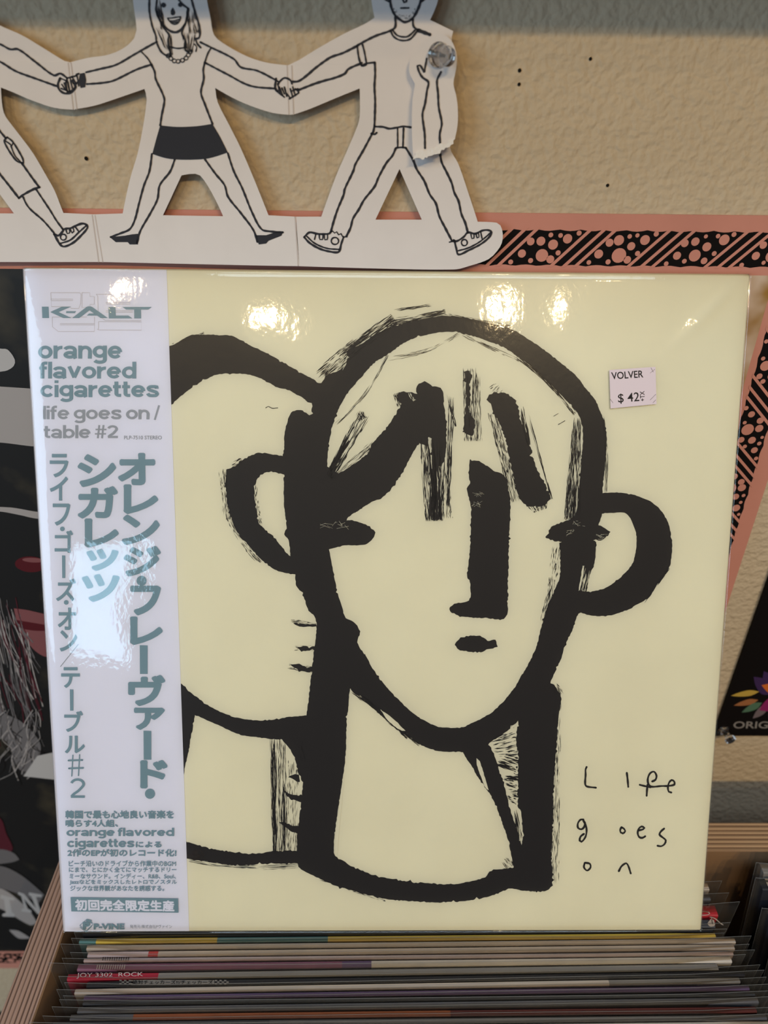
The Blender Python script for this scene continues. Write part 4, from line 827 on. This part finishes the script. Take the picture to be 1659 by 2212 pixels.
D((1062, 890), (1112, 1080), 9, 10, 170, lo=.03, hi=.16, th=(.5, 1.6), seed=33); D((1124, 878), (1142, 960), 6, 4, 60, lo=.1, hi=.4, th=(.7, 2.2), seed=34); D((1140, 895), (1191, 1075), 2.5, 1.5, 34, lo=.08, hi=.35, th=(.5, 1.2), seed=35); D((1084, 840), (1070, 852), 20, 22, 30, lo=.3, hi=.8, th=(.6, 1.6), seed=36); D((1160, 1085), (1166, 1103), 24, 16, 40, lo=.3, hi=.8, th=(.8, 2.2), seed=37)
D((1246, 905), (1236, 1118), 8, 18, 260, lo=.03, hi=.2, th=(.5, 1.8), seed=38); D((1240, 1030), (1228, 1122), 9, 10, 70, lo=.1, hi=.4, th=(1, 2.6), seed=39)
D((690, 815), (770, 745), 16, 16, 120, lo=.06, hi=.3, th=(.8, 2.6), seed=40); D((740, 770), (850, 690), 14, 14, 150, lo=.06, hi=.3, th=(.7, 2.2), seed=41); D((830, 700), (960, 674), 9, 5, 70, lo=.08, hi=.35, th=(.6, 1.8), seed=42); D((850, 672), (930, 659), 4, 3, 20, lo=.15, hi=.5, th=(.7, 1.6), seed=43); D((960, 680), (1100, 706), 4, 4, 60, lo=.05, hi=.25, th=(.5, 1.2), seed=44)
D((716, 925), (836, 770), 3, 3, 34, lo=.06, hi=.3, th=(.5, 1.2), seed=45, bend=12); D((836, 775), (990, 722), 5, 4, 34, lo=.06, hi=.25, th=(.5, 1.1), seed=46, bend=10); D((1000, 724), (1120, 778), 3.5, 3.5, 46, lo=.05, hi=.2, th=(.5, 1.3), seed=47); D((1118, 772), (1240, 892), 4, 5, 110, lo=.04, hi=.25, th=(.5, 1.8), seed=48, bend=-8)
D((1300, 890), (1308, 1060), 3, 3, 36, lo=.05, hi=.3, th=(.5, 1.0), seed=49, bend=-6); D((1202, 1180), (1190, 1290), 9, 9, 70, lo=.04, hi=.15, th=(.6, 1.6), seed=50); D((1190, 1270), (1172, 1340), 6, 5, 40, lo=.08, hi=.3, th=(.6, 1.8), seed=51)
D((484, 1012), (494, 1120), 5, 5, 70, lo=.04, hi=.2, th=(.5, 1.6), seed=52); D((476, 1020), (484, 1110), 3, 3, 30, lo=.04, hi=.15, th=(.5, 1.0), seed=53); D((490, 1110), (560, 1214), 6, 5, 60, lo=.04, hi=.2, th=(.5, 1.5), seed=54, bend=6); D((552, 1045), (566, 1140), 5, 4, 60, lo=.03, hi=.12, th=(.5, 1.4), seed=55, bend=4); D((500, 1004), (522, 994), 7, 7, 26, lo=.2, hi=.5, th=(.7, 2), seed=56)
D((762, 1494), (880, 1590), 5, 6, 110, lo=.05, hi=.3, th=(.7, 2.0), seed=57, bend=-4); D((830, 1552), (905, 1608), 3, 3, 24, lo=.2, hi=.5, th=(.8, 2), seed=58); D((1204, 1500), (1198, 1900), 8, 9, 190, lo=.01, hi=.07, th=(.5, 1.2), seed=59); D((1196, 1480), (1212, 1500), 8, 8, 26, lo=.2, hi=.7, th=(.5, 1.4), seed=60)
D((1064, 1612), (1116, 1600), 24, 34, 60, lo=.1, hi=.5, th=(.8, 2.6), seed=61); D((1076, 1640), (1118, 1655), 14, 18, 40, lo=.2, hi=.7, th=(1.2, 4), seed=62); D((1084, 1680), (1119, 1688), 12, 16, 40, lo=.2, hi=.7, th=(1.2, 4), seed=63); D((1094, 1715), (1119, 1722), 12, 16, 26, lo=.2, hi=.6, th=(.8, 3), seed=64); D((1112, 1750), (1124, 1810), 5, 4, 26, lo=.2, hi=.6, th=(.8, 2), seed=65)
D((1088, 1855), (1104, 1872), 9, 12, 40, lo=.2, hi=.6, th=(.5, 1.4), seed=66); D((410, 1858), (640, 1870), 4, 5, 60, lo=.04, hi=.2, th=(.4, 1.0), seed=67, bend=9); D((690, 1898), (830, 1946), 3, 3, 46, lo=.03, hi=.14, th=(.5, 1.2), seed=68); D((372, 745), (440, 720), 3, 3, 30, lo=.05, hi=.3, th=(.5, 1.2), seed=69); D((1390, 1300), (1444, 1228), 3, 3, 30, lo=.05, hi=.3, th=(.6, 1.4), seed=70)
ik.line([(574, 881), (580, 878), (588, 882), (600, 881)], 1.4); ik.line([(1206, 917), (1220, 909)], 1.4); ik.line([(1196, 899), (1206, 893)], .9)
art = ik.build('cover_drawing', M['cover_ink'], cover, flip=JN)
# gaps where the board shows through the strokes
ik = Ink(lambda px, py: J(px, py, .00028), JN, 1e-6)
ik.area([(1029, 1637), (1036, 1644), (1046, 1674), (1055, 1706), (1050, 1703), (1038, 1676), (1030, 1652)], amp=.5); ik.area([(741, 1680), (743, 1682), (738, 1740), (731, 1810), (729, 1846), (723, 1846), (724, 1800), (732, 1740)], amp=.3)
ik.area([(1262, 1222), (1258, 1250), (1252, 1274), (1249, 1276), (1254, 1248), (1258, 1222)], amp=.4); ik.dry((1270, 1226), (1260, 1276), 6, 5, 26, lo=.2, hi=.6, th=(.5, 1.6), seed=80)
ik.area([(665, 868), (672, 872), (674, 884), (670, 897), (664, 892), (661, 880)], amp=1.2); ik.dry((1125, 1775), (1122, 1815), 3, 3, 8, lo=.3, hi=.7, th=(1, 2.5), seed=81); ik.dry((884, 846), (894, 866), 4, 4, 10, lo=.3, hi=.7, th=(1, 2.4), seed=82)
ik.dry((732, 796), (748, 768), 10, 8, 30, lo=.2, hi=.5, th=(.8, 2.4), seed=83); ik.area([(688, 824), (694, 828), (700, 818), (703, 812), (698, 813)], amp=.5)
ik.area([(822, 1532), (850, 1553), (876, 1578), (868, 1578), (838, 1556)], amp=.5); ik.area([(1114, 1562), (1119, 1556), (1120, 1568), (1112, 1570)], amp=.6)
r = random.Random(12)
for i in range(50):
    x, y = r.choice(((728, 1130), (740, 1136), (705, 1135), (1030, 1090), (1034, 1070), (1250, 1130), (1300, 1160), (1230, 1150))); ik.line([(x + r.uniform(-14, 14), y + r.uniform(-8, 8)), (x + r.uniform(-14, 14), y + r.uniform(-8, 8))], r.uniform(.2, .45))
ik.build('bare_board_gaps', M['cover'], cover, flip=JN)
# the written title
ik = Ink(lambda px, py: J(px, py, .00008)); zt = lambda *p: Z(1200, 1630, 5.184, *p)
for p in (((348, 138), (336, 165), (337, 220), (332, 330), (350, 356), (452, 370)), ((798, 204), (806, 270), (814, 360)), ((943, 338), (1000, 352), (1062, 366)), ((1030, 336), (1024, 400), (1020, 460)),
          ((1082, 300), (1118, 282), (1130, 235), (1102, 190), (1062, 205), (1036, 255), (1034, 310), (1058, 352), (1090, 360), (1180, 352), (1260, 350), (1330, 335), (1328, 300), (1300, 285), (1272, 312), (1258, 365), (1268, 415), (1296, 424)),
          ((312, 726), (280, 728), (250, 770), (252, 820), (290, 836), (322, 808), (330, 760)), ((310, 735), (338, 790), (348, 850), (335, 920), (292, 976), (270, 962), (282, 915), (318, 888)), ((740, 812), (724, 840), (730, 872), (755, 882), (780, 856), (762, 826), (738, 814)),
          ((930, 848), (980, 836), (996, 820), (965, 804), (932, 828), (920, 880), (938, 924), (972, 932), (1004, 914)), ((1216, 828), (1178, 862), (1164, 895), (1200, 928), (1234, 958), (1220, 1002), (1182, 1026), (1142, 1020)), ((326, 1214), (318, 1262), (354, 1298), (392, 1262), (384, 1222), (330, 1210)), ((708, 1305), (740, 1248), (792, 1216), (816, 1250), (842, 1330))):
    ik.line(zt(*p), 4.2)
ik.build('written_title', M['cover_ink'], cover, flip=JN)

# paper strip over the left side
u_at = lambda px, py: (J(px, py) - JO).dot(JU)
OB0, OB1 = -.00035, u_at(371, 900)
mb = MB(); e = .00035
prof = [(OB1, .00022), (.0012, e), (.0002, .0001), (OB0, -.0006), (OB0, -TH + .0006), (.0004, -TH - .00025), (OB1, -TH - .00025)]
vs = []
for (u, o) in prof: vs += [Juv(u, -.0004, o), Juv(u, -SW + .0004, o)]
mb.mesh(vs, [(2 * i, 2 * i + 1, 2 * i + 3, 2 * i + 2) for i in range(len(prof) - 1)])
mb.mesh([Juv(OB1, -.0004, .00022), Juv(OB1, -SW + .0004, .00022), Juv(OB1, -SW + .0004, .00002), Juv(OB1, -.0004, .00002)], [(0, 1, 2, 3)])
obi = mb.build('paper_strip', M['obi'], root, 'white paper strip with blue-grey lettering')
ok = Ink(lambda px, py: J(px, py, .00042), JN, 1e-6); T = ok.text; Wd = ok.word
zk = lambda *p: Z(60, 600, 5.184, *p)
for p in (((162, 325), (238, 325), (243, 452), (167, 452)), ((255, 385), (385, 325), (490, 325), (350, 385), (495, 452), (400, 452)), ((435, 375), (545, 375), (530, 397), (433, 397)), ((500, 452), (662, 328), (680, 321), (708, 321), (726, 328), (900, 452), (820, 452), (694, 366), (580, 452)),
          ((664, 424), (692, 401), (745, 401), (790, 425)), ((905, 328), (985, 328), (989, 424), (1130, 424), (1176, 456), (911, 456)), ((1062, 328), (1392, 328), (1352, 357), (1270, 357), (1272, 456), (1195, 456), (1194, 357), (1105, 357))): ok.area(zk(*p), smooth=False)
B1 = .022
Wd('orange', (83, 746.6, 264.5, 786)); Wd('flavored', (85.5, 781, 295, 819)); Wd('cigarettes', (88, 821.7, 344.5, 868.4))
tok = lambda s_, x0, y0, x1, y1, b=3.1: T(s_, (x0, y0, x1, y1), .008, fat=b)
def bar(x0, y0, x1, y1): ok.area([(x0, y0), (x1, y0 + .5), (x1, y1), (x0 + .6, y1)], smooth=False)
def dot(x, y, r_): ok.area(blob(x, y, r_, r_, 18), smooth=False)
tok('オ', 255, 978, 336, 1048); tok('レ', 267, 1046, 343, 1110.5); tok('ン', 263, 1111, 346, 1177); tok('ジ', 267, 1178.6, 348.6, 1245); dot(306.5, 1254, 11); tok('フ', 282, 1264, 348.6, 1329); tok('レ', 281, 1331, 352.6, 1393); bar(302.5, 1393, 319.5, 1455)
tok('ヴ', 277, 1457, 358, 1524.5); tok('ァ', 290, 1527.5, 357, 1576, 2.6); bar(310.6, 1577.5, 327.5, 1640); tok('ド', 303, 1640.5, 363, 1702); dot(324.6, 1713.5, 11)
tok('シ', 168, 980.5, 252, 1052); tok('ガ', 168, 1049.6, 256, 1120); tok('レ', 183, 1119.5, 257.7, 1183); tok('ッ', 187, 1185, 257.7, 1233); tok('ツ', 177, 1239, 260, 1300)
B2 = .9
tok('ラ', 108.5, 980, 149, 1031, B2); tok('イ', 108.5, 1029, 148, 1081, B2); tok('フ', 115, 1087, 153, 1135, B2); dot(135.7, 1142, 5); tok('ゴ', 119, 1145, 159, 1193.6, B2); bar(135, 1199, 142, 1248); tok('ズ', 122, 1249, 165.5, 1298, B2); dot(144, 1300.5, 5); tok('オ', 126, 1311.6, 165.5, 1360, B2); tok('ン', 130, 1360.5, 168, 1406.5, B2)
tok('テ', 133, 1440, 173.6, 1485, B2); bar(152, 1488, 159.5, 1534); tok('ブ', 139.7, 1534.5, 180.4, 1580, B2); tok('ル', 141, 1588, 184.5, 1626, B2); Wd('2', (153, 1680, 184.6, 1722), .2)
for p in (((149, 1641.5), (179, 1640.5)), ((150, 1658.5), (180.5, 1657.5))): ok.line(p, 3.8, smooth=False, wob=0)
for p in (((158.5, 1630), (156, 1675)), ((173, 1629), (170.5, 1674))): ok.line(p, 2.4, smooth=False, wob=0)
T('韓国で最も心地良い音楽を', (142, 1749, 376.5, 1767), fat=.7); T('鳴らす4人組、', (142.5, 1769, 256, 1785), fat=.7); Wd('orange flavored', (144.5, 1786.5, 377, 1809.5)); Wd('cigarettes', (146, 1809.5, 291, 1834)); T('による', (294, 1816, 350, 1829), fat=.7); T('2作のEPが初のレコード化!', (146.7, 1832.5, 382, 1848.5), fat=.65)
for s_, q in (('ビーチ沿いのドライブから作業中のBGM', (149.5, 1857, 381, 1870)), ('にまで、とにかく全てにマッチするドリー', (150, 1871, 382, 1882.5)), ('ミーなサウンド。インディー、R&B、Soul、', (151, 1885, 380.5, 1896.5)), ('Jazzなどをミックスしたレトロでノスタル', (151.6, 1898.5, 383, 1909.5)), ('ジックな世界観があなたを誘惑する。', (153, 1911, 355.6, 1923))): T(s_, q, fat=.22)
ok.area([(153.6, 1936), (385.5, 1939), (386.5, 1969.4), (155.5, 1966.6)], smooth=False)
T('P-VINE', (203.4, 1993, 270, 2005.5), .05)
ok.line([(173.5, 1997), (189, 1983), (201.5, 1993)], 1.2, smooth=False); ok.line([(173.5, 1997), (187, 2009), (201.5, 1995), (198, 2000), (187, 2011), (174, 2001)], 1.2, smooth=False); T('P', (180, 1989, 196, 2005.5), .07); ok.area([(186, 1986), (192, 1983.5), (199, 1986), (199, 1993), (195, 1990), (190, 1989)])
lt = ok.build('blue_lettering', M['blue'], obi, flip=JN)
ok = Ink(lambda px, py: J(px, py, .00042), JN, 1e-6); T = ok.text; Wd = ok.word
Wd('life goes on /', (93.6, 875, 346, 914), .27); Wd('table #2', (95, 918, 255.5, 947.5), .27); T('PLP-7510 STEREO', (268.6, 941, 350, 949), .012); ok.line([(131.6, 1439), (169.6, 1391.6)], 1.6, smooth=False, wob=0); T('発売元:株式会社Pヴァイン', (281, 1996.5, 372, 2004), .0)
ok.build('grey_lettering', M['blue_grey'], obi, flip=JN)
ok = Ink(lambda px, py: J(px, py, .00080), JN, 2e-6); ok.text('初回完全限定生産', ((163, 1940), (377, 1942.5), (378, 1967), (164, 1964.5)), fat=1.1); ok.build('white_lettering', M['obi'], obi, flip=JN)
ok = Ink(lambda px, py: J(px, py, .00041))
for p in (((262, 168), (585, 168), (600, 185), (596, 290), (575, 345), (490, 345), (480, 325), (270, 325), (262, 240), (510, 240), (510, 256), (268, 258)), ((262, 168), (265, 250)), ((612, 168), (698, 168), (700, 210), (748, 212), (748, 298), (700, 300), (700, 328), (612, 335), (612, 168)), ((278, 440), (280, 550), (345, 602), (750, 602), (750, 440)), ((280, 440), (665, 440)),
          ((750, 514), (365, 514), (365, 528), (750, 528)), ((770, 186), (1060, 186)), ((770, 186), (788, 210), (792, 420), (870, 478), (1272, 480)), ((880, 276), (1150, 276), (1150, 294), (880, 294), (880, 276)), ((880, 370), (1180, 370), (1180, 386), (880, 386)), ((796, 492), (1275, 494), (1275, 588), (800, 585), (780, 575), (796, 575), (796, 492))): ok.line(zk(*p), .9, smooth=False, wob=0)
ok.build('hairline_emblem', M['hair_line'], obi, flip=JN)

# price sticker
st = [(1314.3, 799.5), (1413.8, 792.5), (1416, 872.7), (1317, 882.3)]
mb = MB(); f = [J(*p, .0013) for p in st]; g = [J(*p, .0012) for p in st]; mb.hexa(g + f); pst = mb.build('price_sticker', M['sticker'], root, 'small pinkish price sticker')
pk = Ink(lambda px, py: J(px, py, .0014)); pk.text('VOLVER', ((1318, 804.5), (1386.7, 800), (1387.5, 815.5), (1319.5, 820)), .012); pk.text('$ 42', ((1332.5, 851), (1378, 847), (1379, 869.5), (1333.5, 872.5)), .004); pk.text('+TX', ((1381, 867), (1380, 845.5), (1389.5, 844.5), (1390.5, 866)), .012)
for p in (((1404, 795), (1409, 804)), ((1402, 806), (1412, 798)), ((1402, 864), (1414, 852)), ((1408, 870), (1414, 864)), ((1322, 870), (1316, 862))): pk.line(p, .5)
pk.build('price_lettering', M['cover_ink'], pst, flip=JN)

# shrink wrap drawn tight over the front and round the edges
mb = MB(); NU, NW = 120, 100; vs, fs = [], []
def edge(d, k): return 1 - math.exp(-max(0, d) / k)
for j in range(NW + 1):
    b = j / NW; w = .0003 - (SW + .0006) * (b - .35 * math.sin(2 * math.pi * b) / (2 * math.pi))
    for i in range(NU + 1):
        a = i / NU; u = -.0003 + (SW + .0006) * (a - .55 * math.sin(2 * math.pi * a) / (2 * math.pi))
        h = (.00075 + .0009 * math.exp(-max(0, u) / .016)) * edge(u + .0003, .005) * edge(SW + .0003 - u, .002) * edge(.0003 - w, .0005) * edge(SW + w + .0003, .0016)
        d1 = (u - .2955) * .707 + (w + .0185) * -.707; d2 = (u - .2955) * .707 + (w + .0185) * .707          # crease at the top right corner
        h += .0006 * math.exp(-(d1 / .0016) ** 2) * math.exp(-(d2 / .016) ** 2)
        vs.append(Juv(u, w, h + .00035))
for j in range(NW):
    for i in range(NU): k = j * (NU + 1) + i; fs.append((k, k + NU + 1, k + NU + 2, k + 1))
mb.mesh(vs, fs)
rim0 = [j * (NU + 1) for j in range(NW + 1)] + [NW * (NU + 1) + i for i in range(1, NU + 1)] + [j * (NU + 1) + NU for j in range(NW - 1, -1, -1)] + [i for i in range(NU - 1, 0, -1)]
nb = len(rim0); base = len(mb.v)
mb.v += [mb.v[i] - JN * (TH + .0008) for i in rim0]
for k in range(nb): a, b = rim0[k], rim0[(k + 1) % nb]; mb.f.append((a, b, base + (k + 1) % nb, base + k)); mb.m.append(0)
mb.build('shrink_wrap', M['shrink'], root, 'clear wrinkled shrink wrap', smooth=True)
